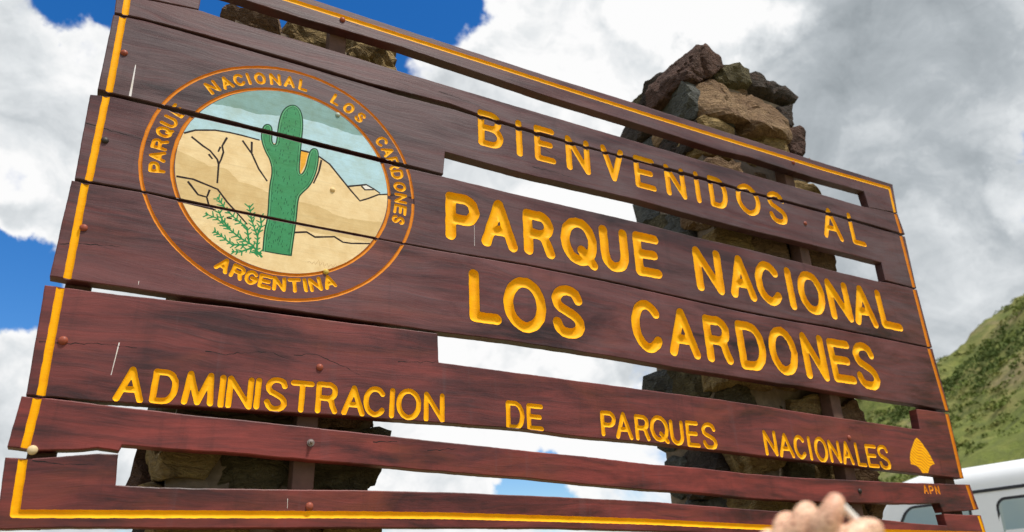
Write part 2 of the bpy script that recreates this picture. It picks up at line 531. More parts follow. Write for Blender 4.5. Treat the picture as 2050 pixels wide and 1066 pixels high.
def poly_stone(poly, depth0, depth1, face, parent, shift, mat, seed, sub=4, amp=.012, grow=1.0, soft=110.0):
    """stone traced as a polygon on a pillar face. face 'front': (x,z) polygon, depth along y; 'side': (y,z) polygon, depth along x"""
    P = np.array(poly, dtype=float) / 1000.0
    P[:, 1] = Z0 - P[:, 1]
    c = P.mean(0)
    # convex hull
    pts = sorted(map(tuple, P))
    def half(ps):
        hull = []
        for p in ps:
            while len(hull) > 1 and (hull[-1][0] - hull[-2][0]) * (p[1] - hull[-2][1]) - (hull[-1][1] - hull[-2][1]) * (p[0] - hull[-2][0]) <= 0: hull.pop()
            hull.append(p)
        return hull[:-1]
    H = np.array(half(pts) + half(pts[::-1]))
    r3 = np.random.default_rng(seed)
    dm = (depth0 + depth1) / 2; hd = (depth1 - depth0) / 2
    pl = []
    for i in range(len(H)):
        a, b = H[i], H[(i + 1) % len(H)]
        e = b - a; n2 = np.array([e[1], -e[0]]); L = np.linalg.norm(n2)
        if L < 1e-6: continue
        n2 /= L; off = n2 @ (a - c)
        tilt = r3.normal(0, .12)
        pl.append(((n2[0], tilt, n2[1]) if face == 'front' else (tilt, n2[0], n2[1]), max(.01, off * grow)))
    for s in (1, -1):
        n = r3.normal(0, .13, 3); ax = 1 if face == 'front' else 0
        n[ax] = s; pl.append((n, hd))
    ex = np.abs(H - c).max(0)
    for _ in range(5):
        n = r3.normal(0, .5, 3); ax = 1 if face == 'front' else 0
        n[ax] = -1
        n /= np.linalg.norm(n)
        sup = abs(n[ax]) * hd + abs(n[1 - ax]) * ex[0] + abs(n[2]) * ex[1]
        pl.append((n, sup * r3.uniform(.78, .95)))
    ctr = (c[0], dm, c[1]) if face == 'front' else (dm, c[0], c[1])
    return rock(pl, ctr, sub, amp, 9.0, soft, seed, 'stone', mat, parent, shift)


def pillar(name, x0, x1, y0, y1, ztop, label, seed, palette_front, palette_side, skip_above=None, clip=None):
    loc = ((x0 + x1) / 2, (y0 + y1) / 2, 0)
    root = tag(empty(name, loc), label, 'pillar', 'stone pillars behind the sign', 'thing')
    r3 = np.random.default_rng(seed)
    # mortar core
    i = .03
    core_top = ztop - .07
    bx = [(x, y, z) for z in (-.1, core_top) for y in (y0 + i, y1 - i) for x in (x0 + i, x1 - i)]
    mesh_obj('mortar_core', bx, [(0, 2, 3, 1), (4, 5, 7, 6), (0, 1, 5, 4), (2, 6, 7, 3), (0, 4, 6, 2), (1, 3, 7, 5)], MORTAR, root, shift=loc)
    z = 0.0
    k = 0
    td = .17
    while z < ztop - .04:
        h = r3.uniform(.11, .20)
        if z + h > ztop - .06: h = ztop - z
        if skip_above is not None and z + h / 2 > skip_above[0]:
            front_skip = True
        else:
            front_skip = False
        for side in ('front', 'back', 'left', 'right'):
            a, b = (x0, x1) if side in ('front', 'back') else (y0 + td * .75, y1 - td * .75)
            if front_skip and side in ('front', 'left'): continue
            p = a
            while p < b - .05:
                L = r3.uniform(.12, .24) if side in ('front', 'back') else r3.uniform(.12, .24)
                if p + L > b - .09: L = b - p
                hh = h * r3.uniform(.86, 1.10); mid = p + L / 2
                ext = [L / 2 * .95, td / 2 * r3.uniform(.9, 1.15), hh / 2 * .95]
                prot = r3.normal(0, .012)
                if side == 'front': c = (mid, y0 + td / 2 + prot, z + h / 2)
                elif side == 'back': c = (mid, y1 - td / 2 - prot, z + h / 2)
                elif side == 'left':
                    c = (x0 + td / 2 + prot, mid, z + h / 2); ext = [ext[1], ext[0], ext[2]]
                else:
                    c = (x1 - td / 2 - prot, mid, z + h / 2); ext = [ext[1], ext[0], ext[2]]
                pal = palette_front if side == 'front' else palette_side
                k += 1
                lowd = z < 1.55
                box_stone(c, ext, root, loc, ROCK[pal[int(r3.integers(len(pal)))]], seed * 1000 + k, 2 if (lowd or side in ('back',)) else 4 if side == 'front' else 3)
                p += L
        z += h
    return root, loc


PILL_Y = .095
pillar('stone_pillar', .238, .762, PILL_Y, .58, Z0 + .05, 'shorter stone pillar behind the emblem end of the sign', 11,
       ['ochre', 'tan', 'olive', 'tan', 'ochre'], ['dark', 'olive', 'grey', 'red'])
pr_root, pr_loc = pillar('stone_pillar', 2.015, 2.655, PILL_Y, .58, Z0 + .46, 'taller rubble stone pillar rising above the right end of the sign', 23,
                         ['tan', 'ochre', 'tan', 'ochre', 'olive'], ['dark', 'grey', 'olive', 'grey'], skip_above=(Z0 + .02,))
FRONT = [
    ([(2024, -315), (2090, -364), (2196, -379), (2342, -381), (2467, -347), (2517, -292), (2492, -204), (2442, -165), (2331, -177), (2139, -193), (2032, -150), (2006, -200)], 'tan', 4),
    ([(2175, -444), (2257, -469), (2358, -486), (2370, -410), (2265, -385), (2170, -380)], 'olive', 5),
    ([(2366, -471), (2459, -492), (2573, -497), (2650, -492), (2630, -415), (2532, -388), (2451, -395), (2368, -408)], 'dark', 6),
    ([(2524, -385), (2630, -420), (2615, -290), (2569, -270), (2520, -330)], 'dark', 7),
    ([(2505, -250), (2620, -295), (2650, -205), (2625, -125), (2545, -112), (2500, -180)], 'red', 8),
    ([(2020, -125), (2129, -178), (2205, -114), (2190, -10), (2030, -10)], 'ochre', 9),
    ([(2205, -118), (2320, -178), (2420, -172), (2532, -178), (2545, -116), (2526, -10), (2205, -10)], 'ochre', 10),
    ([(2530, -110), (2650, -118), (2655, -10), (2530, -10)], 'tan', 12),
]
for poly, m_, sd_ in FRONT:
    poly_stone(poly, PILL_Y - (.03 if sd_ == 4 else .01), PILL_Y + .22, 'front', pr_root, pr_loc, ROCK[m_], sd_, 5 if sd_ == 4 else 4, .018 if sd_ == 4 else .012, 1.05)
SIDE = [
    ([(308, -330), (261, -375), (179, -356), (120, -312), (90, -226), (95, -150), (200, -190)], 'grey', 31),
    ([(401, -400), (358, -470), (261, -492), (200, -446), (170, -380), (252, -376), (321, -335)], 'dark', 32),
    ([(560, -420), (500, -485), (425, -492), (365, -480), (395, -400), (480, -340)], 'olive', 33),
    ([(570, -345), (480, -345), (395, -395), (310, -335), (330, -240), (470, -220), (570, -250)], 'dark', 34),
    ([(570, -240), (470, -215), (360, -235), (340, -120), (450, -60), (570, -90)], 'grey', 35),
    ([(330, -235), (200, -188), (100, -150), (100, -30), (240, -10), (330, -90)], 'dark', 36),
    ([(570, -85), (450, -60), (340, -110), (240, -10), (240, 10), (570, 10)], 'grey', 37),
]
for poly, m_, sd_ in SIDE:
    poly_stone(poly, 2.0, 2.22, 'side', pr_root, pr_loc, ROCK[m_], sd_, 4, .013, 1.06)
# the tilted stone that crowns the corner, and cap stones filling the top
poly_stone([(1960, -300), (1962, -377), (2010, -461), (2055, -512), (2111, -520), (2163, -486), (2176, -437), (2100, -364), (2020, -305)], PILL_Y - .02, .30, 'front', pr_root, pr_loc, ROCK['red'], 41, 5, .014, 1.0, 110.0)
for k_, (c_, e_, m_) in enumerate([((2.33, .36, Z0 + .41), (.14, .13, .06), 'dark'), ((2.52, .42, Z0 + .42), (.11, .12, .06), 'olive'), ((2.16, .46, Z0 + .43), (.12, .11, .07), 'grey')]):
    box_stone(c_, e_, pr_root, pr_loc, ROCK[m_], 900 + k_)

# ------------------------------------------------------------------ the sign
# outlines of the planks on the sign face, letter boxes and emblem art, all in millimetres (u to the right, v down from the border line)
PLANKS = {
  'P1': [(-29,-31),(463,-30),(729,-28),(1074,-27),(1255,-26),(1619,-30),(2603,-33),(3040,-39),(3020,110),(2831,125),(2823,50),(2510,59),(2162,55),(2019,66),(1677,60),(1250,60),(1072,53),(721,43),(570,46),(427,51),(274,48),(166,48),(165,126),(41,140),(-27,147)],
  'P2': [(-28,152),(41,144),(167,128),(262,132),(434,130),(575,132),(743,135),(1069,137),(1245,137),(1578,138),(1958,137),(2508,130),(2779,130),(2830,126),(3019,113),(3033,211),(2552,207),(2345,209),(2128,214),(1992,210),(1550,212),(1496,217),(1241,215),(995,210),(899,201),(638,209),(440,203),(171,203),(46,206),(-23,212)],
  'P3': [(-24,219),(47,212),(173,212),(441,214),(743,221),(896,218),(995,221),(1240,227),(1549,222),(1990,223),(2126,223),(2549,219),(3029,222),(3013,465),(2819,461),(2822,382),(2614,381),(2343,382),(2092,385),(1855,383),(1590,376),(1532,377),(1141,385),(882,378),(877,455),(702,452),(457,449),(331,449),(306,448),(199,446),(109,448),(2,448),(-21,447)],
  'P4': [(-33,466),(4,458),(111,457),(199,460),(307,458),(458,461),(702,464),(877,463),(1138,465),(1523,463),(1580,462),(1841,468),(2075,467),(2493,474),(2779,474),(2829,470),(3014,470),(3013,722),(2822,719),(2651,716),(2386,713),(2256,715),(2022,715),(1800,709),(1423,697),(1139,694),(896,700),(689,701),(470,700),(321,698),(207,696),(116,693),(4,694),(-25,694)],
  'P5': [(-30,700),(5,700),(117,697),(207,701),(322,702),(470,704),(689,704),(896,703),(1139,699),(1422,702),(1799,714),(2021,721),(2255,721),(2385,719),(2649,722),(2820,725),(3013,727),(3015,981),(2842,971),(2465,966),(2201,958),(2084,959),(1671,952),(1415,943),(1071,938),(867,941),(785,939),(617,938),(472,936),(337,937),(221,938),(121,936),(7,936),(-29,934)],
  'P6': [(-34,956),(-11,955),(48,956),(95,955),(223,952),(339,949),(474,950),(618,949),(785,946),(864,945),(868,1024),(1069,1027),(1406,1032),(1583,1035),(1835,1038),(2064,1045),(2178,1050),(2490,1058),(2752,1066),(2804,1065),(2813,988),(2980,989),(3007,991),(2994,1235),(2801,1230),(2512,1222),(2372,1216),(2136,1211),(1829,1200),(1531,1192),(1283,1189),(1117,1181),(904,1181),(723,1183),(639,1182),(446,1187),(304,1188),(197,1191),(105,1193),(35,1191),(8,1192),(-22,1191)],
  'P7': [(-29,1194),(-6,1194),(22,1194),(106,1199),(199,1203),(306,1208),(364,1209),(641,1219),(825,1227),(1114,1237),(1343,1244),(1523,1253),(1708,1255),(1896,1264),(2122,1267),(2357,1265),(2600,1264),(2990,1257),(3021,1256),(3036,1345),(2958,1352),(2821,1359),(2811,1329),(2603,1336),(2332,1338),(2130,1340),(1881,1337),(1696,1327),(1514,1325),(1336,1318),(1111,1307),(1038,1306),(826,1300),(645,1292),(586,1291),(373,1283),(316,1283),(218,1281),(165,1279),(161,1291),(121,1287),(87,1293),(18,1299),(-9,1296),(-33,1294)],
  'P8': [(-32,1314),(-10,1314),(12,1314),(50,1309),(128,1298),(161,1298),(166,1359),(229,1360),(326,1360),(422,1358),(649,1353),(893,1350),(1184,1352),(1501,1356),(1884,1369),(2453,1388),(2631,1399),(2822,1405),(2819,1365),(2951,1366),(3038,1366),(3044,1470),(2298,1456),(1970,1444),(1665,1437),(1179,1431),(893,1433),(654,1435),(336,1440),(98,1441),(-14,1445),(-20,1446)],
}
ROW1 = [('B',991,1079,190,321),('I',1123,1150,189,325),('E',1192,1269,189,322),('N',1310,1404,194,327),('V',1451,1544,192,326),('E',1587,1677,196,325),('N',1720,1811,199,325),('I',1848,1885,194,324),('D',1922,2010,193,324),('O',2054,2175,186,320),('S',2214,2313,183,325),('A',2505,2615,188,331),('L',2670,2752,183,327)]
ROW2 = [('P',884,991,508,663),('A',997,1115,500,663),('R',1137,1246,508,661),('Q',1269,1403,499,664),('U',1416,1525,504,662),('E',1548,1655,499,657),('N',1800,1924,504,670),('A',1951,2073,502,671),('C',2079,2210,501,673),('I',2231,2269,506,675),('O',2290,2429,503,677),('N',2444,2567,515,680),('A',2577,2706,512,684),('L',2730,2853,515,677)]
ROW3 = [('L',957,1056,740,898),('O',1064,1204,738,907),('S',1221,1338,739,906),('C',1509,1634,741,915),('A',1649,1775,747,915),('R',1802,1915,754,918),('D',1944,2071,754,925),('O',2088,2222,751,926),('N',2250,2365,756,928),('E',2386,2506,760,925),('S',2513,2641,755,937)]
ROW4 = [('A',132,190,1113,1190),('D',201,255,1112,1188),('M',264,330,1110,1185),('I',338,352,1112,1187),('N',355,413,1112,1186),('I',415,430,1110,1184),('S',437,491,1105,1186),('T',495,550,1108,1183),('R',555,608,1105,1181),('A',618,675,1107,1181),('C',671,731,1104,1180),('I',736,753,1104,1180),('O',755,821,1101,1181),('N',828,885,1105,1181),('D',1062,1118,1107,1184),('E',1125,1177,1109,1183),('P',1365,1418,1109,1183),('A',1415,1475,1108,1187),('R',1484,1537,1111,1187),('Q',1539,1608,1108,1187),('U',1612,1665,1117,1193),('E',1674,1725,1115,1195),('S',1734,1795,1115,1199),('N',1991,2048,1122,1203),('A',2053,2120,1126,1206),('C',2123,2180,1128,1207),('I',2183,2211,1129,1209),('O',2218,2281,1128,1213),('N',2286,2342,1135,1211),('A',2347,2402,1134,1214),('L',2418,2464,1136,1218),('E',2471,2529,1138,1219),('S',2531,2593,1136,1224)]

BORDER = {
    'P1': [[(-2, 147), (-3, 0), (423, -1), (720, 0), (1073, 1), (1253, 3), (1684, 5), (2031, 3), (2594, -1), (2731, -4), (3008, -11), (3001, 112)]],
    'P2': [[(-3, 140), (1, 214)], [(3001, 105), (3006, 216)]],
    'P3': [[(-3, 205), (4, 452)], [(2999, 215), (2996, 470)]],
    'P4': [[(0, 450), (3, 700)], [(2993, 465), (2990, 726)]],
    'P5': [[(-3, 690), (4, 942)], [(2987, 720), (2999, 985)]],
    'P6': [[(-5, 945), (0, 1097), (4, 1196)], [(2992, 982), (2980, 1240)]],
    'P7': [[(-1, 1188), (-3, 1302)], [(3000, 1250), (3013, 1360)]],
    'P8': [[(-3, 1300), (4, 1417), (332, 1412), (652, 1407), (893, 1405), (1181, 1407), (1494, 1410), (1874, 1419), (1980, 1421), (2500, 1428), (3030, 1432), (3022, 1360)]],
}
EMB_C = (440.5, 577.0)
ART_POLY = [
    ('painted_cloud_bank', [(219, 424), (232, 410), (258, 406), (306, 404), (344, 408), (381, 400), (405, 394), (470, 386), (510, 386), (551, 391), (578, 394), (613, 396), (652, 391), (700, 362), (568, 219), (365, 238), (200, 330)]),
    ('painted_hill', [(149, 536), (182, 513), (205, 498), (250, 485), (285, 482), (315, 482), (358, 484), (401, 483), (468, 486), (517, 493), (545, 508), (574, 539), (609, 576), (634, 600), (657, 587), (684, 569), (747, 549), (770, 900), (374, 922), (120, 818)]),
    ('painted_far_hill', [(601, 563), (649, 546), (670, 554), (688, 563), (684, 570), (658, 588), (634, 600), (609, 576)]),
    ('painted_snow', [(637, 554), (650, 546), (668, 554), (667, 557), (646, 563)]),
    ('painted_sun', [(466, 486), (486, 486), (481, 525), (470, 559)]),
    ('painted_dark_band', [(120, 562), (172, 566), (210, 575), (246, 590), (291, 589), (324, 616), (354, 619), (390, 628), (434, 635), (477, 639), (522, 640), (561, 653), (594, 660), (647, 656), (743, 644), (745, 709), (697, 708), (664, 718), (598, 717), (578, 717), (521, 720), (471, 708), (386, 705), (322, 700), (265, 705), (199, 701), (120, 700)]),
]
CACTUS = [(397, 795), (397, 795), (397, 794), (395, 737), (400, 702), (395, 613), (399, 568), (389, 534), (376, 516), (362, 483), (360, 453), (366, 433), (378, 427), (388, 436), (390, 456), (391, 478), (397, 488), (401, 479), (400, 441), (402, 399), (411, 367), (431, 348), (449, 351), (461, 370), (467, 406), (467, 453), (467, 506), (468, 551), (473, 559), (482, 536), (486, 494), (492, 473), (506, 467), (514, 478), (516, 508), (512, 547), (500, 587), (480, 614), (472, 630), (473, 693), (470, 756), (469, 793), (469, 794), (469, 795), (430, 796), (398, 795)]
INK = [[(182, 513), (205, 498), (250, 485), (285, 482), (315, 482), (358, 484)], [(200, 520), (228, 538), (246, 547), (265, 567), (270, 580), (273, 632)], [(280, 500), (272, 526), (277, 543), (274, 565), (270, 580)], [(245, 559), (253, 568)], [(268, 531), (265, 544)], [(319, 498), (341, 525), (347, 531)], [(341, 496), (344, 528), (366, 569), (389, 598)], [(466, 486), (491, 486), (517, 493), (545, 508), (574, 539), (609, 576), (634, 600), (657, 587), (684, 569), (716, 560)], [(601, 563), (649, 546), (670, 554), (688, 563)], [(637, 555), (646, 563), (669, 557)], [(522, 503), (518, 538), (507, 576)], [(182, 637), (218, 636), (276, 650), (302, 680), (334, 710), (354, 729)], [(208, 646), (234, 675), (254, 677), (262, 699), (274, 708)], [(258, 657), (255, 674)], [(205, 702), (277, 707)], [(472, 728), (500, 721), (522, 731), (572, 720), (595, 731), (618, 730), (667, 721)], [(307, 722), (316, 722)], [(327, 725), (334, 725)]]
BUSH = [[(397, 810), (371, 782), (341, 769), (310, 748), (282, 728), (256, 722)], [(364, 777), (355, 739), (324, 719), (298, 697), (278, 672)], [(384, 799), (383, 760), (364, 717), (354, 678)], [(359, 785), (326, 791), (296, 771), (281, 764)], [(377, 788), (345, 807), (328, 809)], [(382, 753), (388, 725), (383, 699)], [(316, 750), (297, 731), (285, 707)], [(373, 802), (396, 801)]]
EMB_TEXT = [('PARQUE', [-171.2, -176.9, 176.6, 169.7, 163.3, 155.6]), ('NACIONAL', [133.3, 125.8, 119.1, 114.4, 108.7, 101.2, 94.1, 87.1]), ('LOS', [69.3, 61.7, 54.2]), ('CARDONES', [37.0, 30.6, 23.4, 16.6, 9.2, 2.2, -4.6, -10.9])]
EMB_BOTTOM = ('ARGENTINA', [-114.5, -107.8, -101.5, -95.3, -89.0, -82.1, -77.2, -72.4, -65.5])
LEAF = [(2771, 1098), (2782, 1104), (2795, 1116), (2806, 1131), (2817, 1146), (2826, 1160), (2833, 1177), (2839, 1190), (2822, 1194), (2806, 1202), (2798, 1212), (2788, 1224), (2754, 1226), (2749, 1214), (2738, 1205), (2728, 1200), (2702, 1197), (2704, 1176), (2714, 1155), (2728, 1138), (2742, 1122), (2756, 1107)]
DRIPS = [([(47, 352), (49, 443)], 1.0, 2.6), ([(125, 1064), (121, 1135)], 1.2, .5), ([(975, 600), (975, 668)], .35, .5), ([(141, 918), (141, 926)], .8, .3), ([(510, 1376), (511, 1396)], .5, .4)]
CRACKS = {'P6': [[(300, 1062), (352, 1062), (400, 1054), (431, 1048), (449, 1048), (474, 1057), (497, 1060)], [(496, 1048), (523, 1042), (547, 1040), (576, 1049), (630, 1067), (660, 1080)], [(757, 1035), (868, 1023)], [(-20, 1080), (20, 1078), (100, 1070), (160, 1071)]],
          'P4': [[(-28, 546), (8, 550), (93, 557), (120, 560)]], 'P5': [[(-25, 858), (-6, 853), (90, 842)]], 'P8': [[(14, 1318), (60, 1322), (120, 1321)]], 'P3': [[(1180, 352), (1260, 350), (1330, 356)], [(1200, 262), (1290, 300)]],
          'P7': [[(700, 1240), (760, 1236)], [(840, 1252), (920, 1244)]], 'P1': [[(560, 10), (610, 14)]], 'P2': [[(860, 168), (1000, 176)]]}


def arc(cx, cy, rx, ry, a0, a1, n=14):
    return [(cx + rx * math.cos(math.radians(a0 + (a1 - a0) * i / (n - 1))), cy + ry * math.sin(math.radians(a0 + (a1 - a0) * i / (n - 1)))) for i in range(n)]


# unit glyph skeletons, (x right, y up) in a 0..1 box
GLYPH = {
    'A': [[(0, 0), (.5, 1), (1, 0)], [(.17, .33), (.83, .33)]],
    'B': [[(0, 0), (0, 1), (.5, 1)] + arc(.55, .76, .37, .24, 90, -90, 9) + [(.05, .52)], [(.5, .52)] + arc(.58, .26, .42, .26, 90, -90, 10) + [(0, 0)]],
    'C': [arc(.5, .5, .5, .5, 40, 320, 26)],
    'D': [[(0, 0), (0, 1), (.45, 1)] + arc(.5, .5, .5, .5, 84, -84, 16) + [(.45, 0), (0, 0)]],
    'E': [[(1, 1), (0, 1), (0, 0), (1, 0)], [(0, .52), (.86, .52)]],
    'G': [arc(.5, .5, .5, .5, 45, 340, 24) + [(.97, .45), (.55, .45)]],
    'I': [[(.5, 0), (.5, 1)]],
    'L': [[(0, 1), (0, 0), (1, 0)]],
    'M': [[(0, 0), (.1, 1), (.5, 0), (.9, 1), (1, 0)]],
    'N': [[(0, 0), (0, 1), (1, 0), (1, 1)]],
    'O': [arc(.5, .5, .5, .5, 0, 360, 36)],
    'P': [[(0, 0), (0, 1), (.5, 1)] + arc(.6, .72, .40, .28, 90, -90, 11) + [(0, .44)]],
    'Q': [arc(.5, .5, .5, .5, 0, 360, 36), [(.58, .28), (.98, -.06)]],
    'R': [[(0, 0), (0, 1), (.5, 1)] + arc(.58, .74, .40, .26, 90, -90, 11) + [(0, .48)], [(.62, .48), (.78, .38), (.86, .2), (1, 0)]],
    'S': [[(.93, .80), (.84, .93), (.68, .99), (.48, 1), (.28, .97), (.12, .89), (.04, .77), (.08, .65), (.2, .57), (.4, .52), (.62, .46), (.82, .39), (.95, .29), (.97, .18), (.88, .07), (.7, .01), (.48, 0), (.28, .02), (.12, .09), (.03, .22)]],
    'T': [[(0, 1), (1, 1)], [(.5, 1), (.5, 0)]],
    'U': [[(0, 1), (0, .4)] + arc(.5, .36, .5, .36, 180, 360, 14) + [(1, .4), (1, 1)]],
    'V': [[(0, 1), (.5, 0), (1, 1)]],
}


def seg_dist(P, lines):
    """distance of points P to a list of polylines"""
    best = np.full(len(P), 1e9)
    for L in lines:
        L = np.asarray(L, dtype=float)
        for a, b in zip(L[:-1], L[1:]):
            e = b - a; ee = e @ e
            t = np.clip(((P - a) @ e) / (ee if ee > 1e-12 else 1), 0, 1)
            dd = P - (a + t[:, None] * e)
            best = np.minimum(best, np.sqrt((dd * dd).sum(1)))
    return best


def contours(Fv, xs, ys, level):
    """marching squares on a grid, joined into closed loops"""
    S = Fv - level
    ny, nx = S.shape
    ins = S < 0
    code = ins[:-1, :-1] * 1 + ins[:-1, 1:] * 2 + ins[1:, 1:] * 4 + ins[1:, :-1] * 8
    js, is_ = np.nonzero((code > 0) & (code < 15))
    nxt = {}
    def pt(key):
        k, j, i = key
        if k == 0:
            a, b = S[j, i], S[j, i + 1]; t = a / (a - b)
            return (xs[i] + t * (xs[i + 1] - xs[i]), ys[j])
        a, b = S[j, i], S[j + 1, i]; t = a / (a - b)
        return (xs[i], ys[j] + t * (ys[j + 1] - ys[j]))
    T = {1: [('L', 'B')], 2: [('B', 'R')], 3: [('L', 'R')], 4: [('R', 'T')], 5: [('L', 'T'), ('R', 'B')], 6: [('B', 'T')], 7: [('L', 'T')],
         8: [('T', 'L')], 9: [('T', 'B')], 10: [('T', 'R'), ('B', 'L')], 11: [('T', 'R')], 12: [('R', 'L')], 13: [('R', 'B')], 14: [('B', 'L')]}
    for j, i in zip(js.tolist(), is_.tolist()):
        E = {'B': (0, j, i), 'T': (0, j + 1, i), 'L': (1, j, i), 'R': (1, j, i + 1)}
        for a, b in T[int(code[j, i])]:
            nxt[E[a]] = E[b]
    loops = []
    while nxt:
        s = next(iter(nxt)); cur = s; lp = []
        while cur in nxt:
            lp.append(pt(cur)); cur = nxt.pop(cur)
        if len(lp) > 3: loops.append(np.array(lp))
    return loops


def simplify(L, tol):
    """Douglas-Peucker on a closed loop"""
    n = len(L)
    if n < 8: return L
    far = int(np.argmax(((L - L[0]) ** 2).sum(1)))
    keep = {0, far}
    st = [(0, far), (far, n)]
    Lw = np.vstack([L, L[:1]])
    while st:
        a, b = st.pop()
        if b - a < 2: continue
        p, q = Lw[a], Lw[b]; e = q - p; el = math.hypot(*e)
        w = Lw[a + 1:b] - p
        dd = np.abs(w[:, 0] * e[1] - w[:, 1] * e[0]) / el if el > 1e-9 else np.hypot(w[:, 0], w[:, 1])
        m = int(np.argmax(dd))
        if dd[m] > tol:
            m += a + 1; keep.add(m % n); st += [(a, m), (m, b)]
    return L[sorted(keep)]


def pip(P, poly):
    x, y = P[:, 0], P[:, 1]
    c = np.zeros(len(P), dtype=bool)
    Q = np.asarray(poly); R_ = np.roll(Q, -1, 0)
    for (x0, y0), (x1, y1) in zip(Q, R_):
        if y0 == y1: continue
        m = ((y0 > y) != (y1 > y)) & (x < (x1 - x0) * (y - y0) / (y1 - y0) + x0)
        c ^= m
    return c


class Groove:
    """a routed groove: stroke skeleton, radius and depth (mm)"""
    def __init__(self, name, mat, lines, r, depth, wob=.5, step=None, label=None, edge=0.0):
        self.name, self.mat, self.lines, self.r, self.depth, self.label = name, mat, [np.asarray(l, dtype=float) for l in lines], r, depth, label
        A = np.vstack(self.lines)
        self.lo = A.min(0) - r * 1.6 - 1; self.hi = A.max(0) + r * 1.6 + 1
        self.seed = random.random() * 50
        self.wob = wob
        st = step or max(.9, r / 3.2)
        xs = np.arange(self.lo[0], self.hi[0] + st, st); ys = np.arange(self.lo[1], self.hi[1] + st, st)
        X, Y = np.meshgrid(xs, ys)
        Dv = self.dist(np.column_stack([X.ravel(), Y.ravel()])).reshape(X.shape)
        self.loops = [simplify(l, .10 + r * .008) for l in contours(Dv, xs, ys, r)]
        self.edge = [simplify(l, .15) for l in contours(Dv, xs, ys, r + edge)] if edge else []
        self.inner = []
        if r > 2.5:
            for f in ((.86, .62, .34) if r > 6 else (.75, .4)):
                self.inner += [simplify(l, .14 + r * .012) for l in contours(Dv, xs, ys, r * f)]

    def dist(self, P):
        d0 = seg_dist(P, self.lines)
        s = self.seed
        w = np.sin(P[:, 0] * .11 + s) * np.sin(P[:, 1] * .13 + s * 2) + .6 * np.sin(P[:, 0] * .31 + P[:, 1] * .22 + s * 3)
        return d0 + w * self.wob

    def z(self, P):
        out = np.zeros(len(P))
        m = ((P > self.lo) & (P < self.hi)).all(1)
        if m.any():
            q = np.clip(self.dist(P[m]) / (self.r * .93), 0, 1)
            out[m] = -self.depth * np.sqrt(np.clip(1 - q * q, 0, 1))
        return out

    def inside(self, P):
        out = np.zeros(len(P), dtype=bool)
        m = ((P > self.lo) & (P < self.hi)).all(1)
        if m.any():
            c = np.zeros(m.sum(), dtype=bool)
            for l in self.loops: c ^= pip(P[m], l)
            out[m] = c
        return out


class Flat:
    def __init__(self, name, mat, polys, clip=None, label=None, xor=False):
        self.xor = xor
        self.name, self.mat, self.loops, self.clip, self.label = name, mat, [np.asarray(p, dtype=float) for p in polys], clip, label
        A = np.vstack(self.loops); self.lo = A.min(0); self.hi = A.max(0)
        self.inner = []

    def z(self, P): return np.zeros(len(P))

    def inside(self, P):
        out = np.zeros(len(P), dtype=bool)
        m = ((P >= self.lo) & (P <= self.hi)).all(1)
        if m.any():
            c = np.zeros(m.sum(), dtype=bool)
            for l in self.loops:
                lo, hi = l.min(0), l.max(0)
                mm = ((P[m] >= lo) & (P[m] <= hi)).all(1)
                if mm.any():
                    idx = np.nonzero(mm)[0]; hit = idx[pip(P[m][idx], l)]
                    c[hit] = ~c[hit] if self.xor else True
            if self.clip is not None: c &= self.clip(P[m])
            out[m] = c
        return out


def stroke_poly(L, w0, w1=None, wob=.25):
    L = np.asarray(L, dtype=float)
    # resample for a hand-painted edge
    out = [L[0]]
    for a, b in zip(L[:-1], L[1:]):
        k = max(1, int(np.linalg.norm(b - a) / 9))
        for i in range(1, k + 1): out.append(a + (b - a) * i / k)
    P = np.array(out); n = len(P)
    T = np.gradient(P, axis=0) if n > 2 else np.repeat((P[1] - P[0])[None], 2, 0)
    T /= np.linalg.norm(T, axis=1)[:, None] + 1e-9
    N_ = np.column_stack([-T[:, 1], T[:, 0]])
    w1 = w0 if w1 is None else w1
    w = np.linspace(w0, w1, n) + rng.uniform(-wob, wob, n) * min(w0, 1.5) * .5
    w = np.maximum(w, .2)
    P = P.copy(); P[0] -= T[0] * w[0] * .7; P[-1] += T[-1] * w[-1] * .7
    return np.vstack([P + N_ * w[:, None], (P - N_ * w[:, None])[::-1]])


def ellipse(c, rx, ry, n=120, wob=.6):
    s = random.random() * 6
    return [(c[0] + (rx + wob * math.sin(5 * t + s) + wob * .6 * math.sin(11 * t)) * math.cos(t), c[1] + (ry + wob * math.sin(4 * t + s)) * math.sin(t)) for t in [2 * math.pi * i / n for i in range(n)]]


def letter(ch, u0, u1, v0, v1, r):
    """box letters on the sign face"""
    inset = r
    if ch == 'I':
        cu = (u0 + u1) / 2; u0 = cu - inset; u1 = cu + inset
    out = []
    for L in GLYPH[ch]:
        out.append([(u0 + inset + x * (u1 - u0 - 2 * inset) + rng.normal(0, r * .04), v1 - inset - y * (v1 - v0 - 2 * inset) + rng.normal(0, r * .04)) for x, y in L])
        if ch in 'OQ' and len(L) > 30: out[-1][-1] = out[-1][0]
    return out


def ring_letter(ch, ang, rad, h, w, flip=False):
    a = math.radians(ang)
    ox, oy = EMB_C[0] + rad * math.cos(a) * 1.016, EMB_C[1] - rad * math.sin(a) * .985
    up = np.array([math.cos(a), -math.sin(a)]) * (-1 if flip else 1)
    rt = np.array([-up[1], up[0]])
    out = []
    ww = 0 if ch == 'I' else w
    for L in GLYPH[ch]:
        out.append([tuple(np.array([ox, oy]) + rt * (x - .5) * ww + up * (y - .5) * h) for x, y in L])
    return out


def disc(P): return ((P[:, 0] - EMB_C[0]) / 269.5) ** 2 + ((P[:, 1] - EMB_C[1] - 1.5) / 263.5) ** 2 < 1


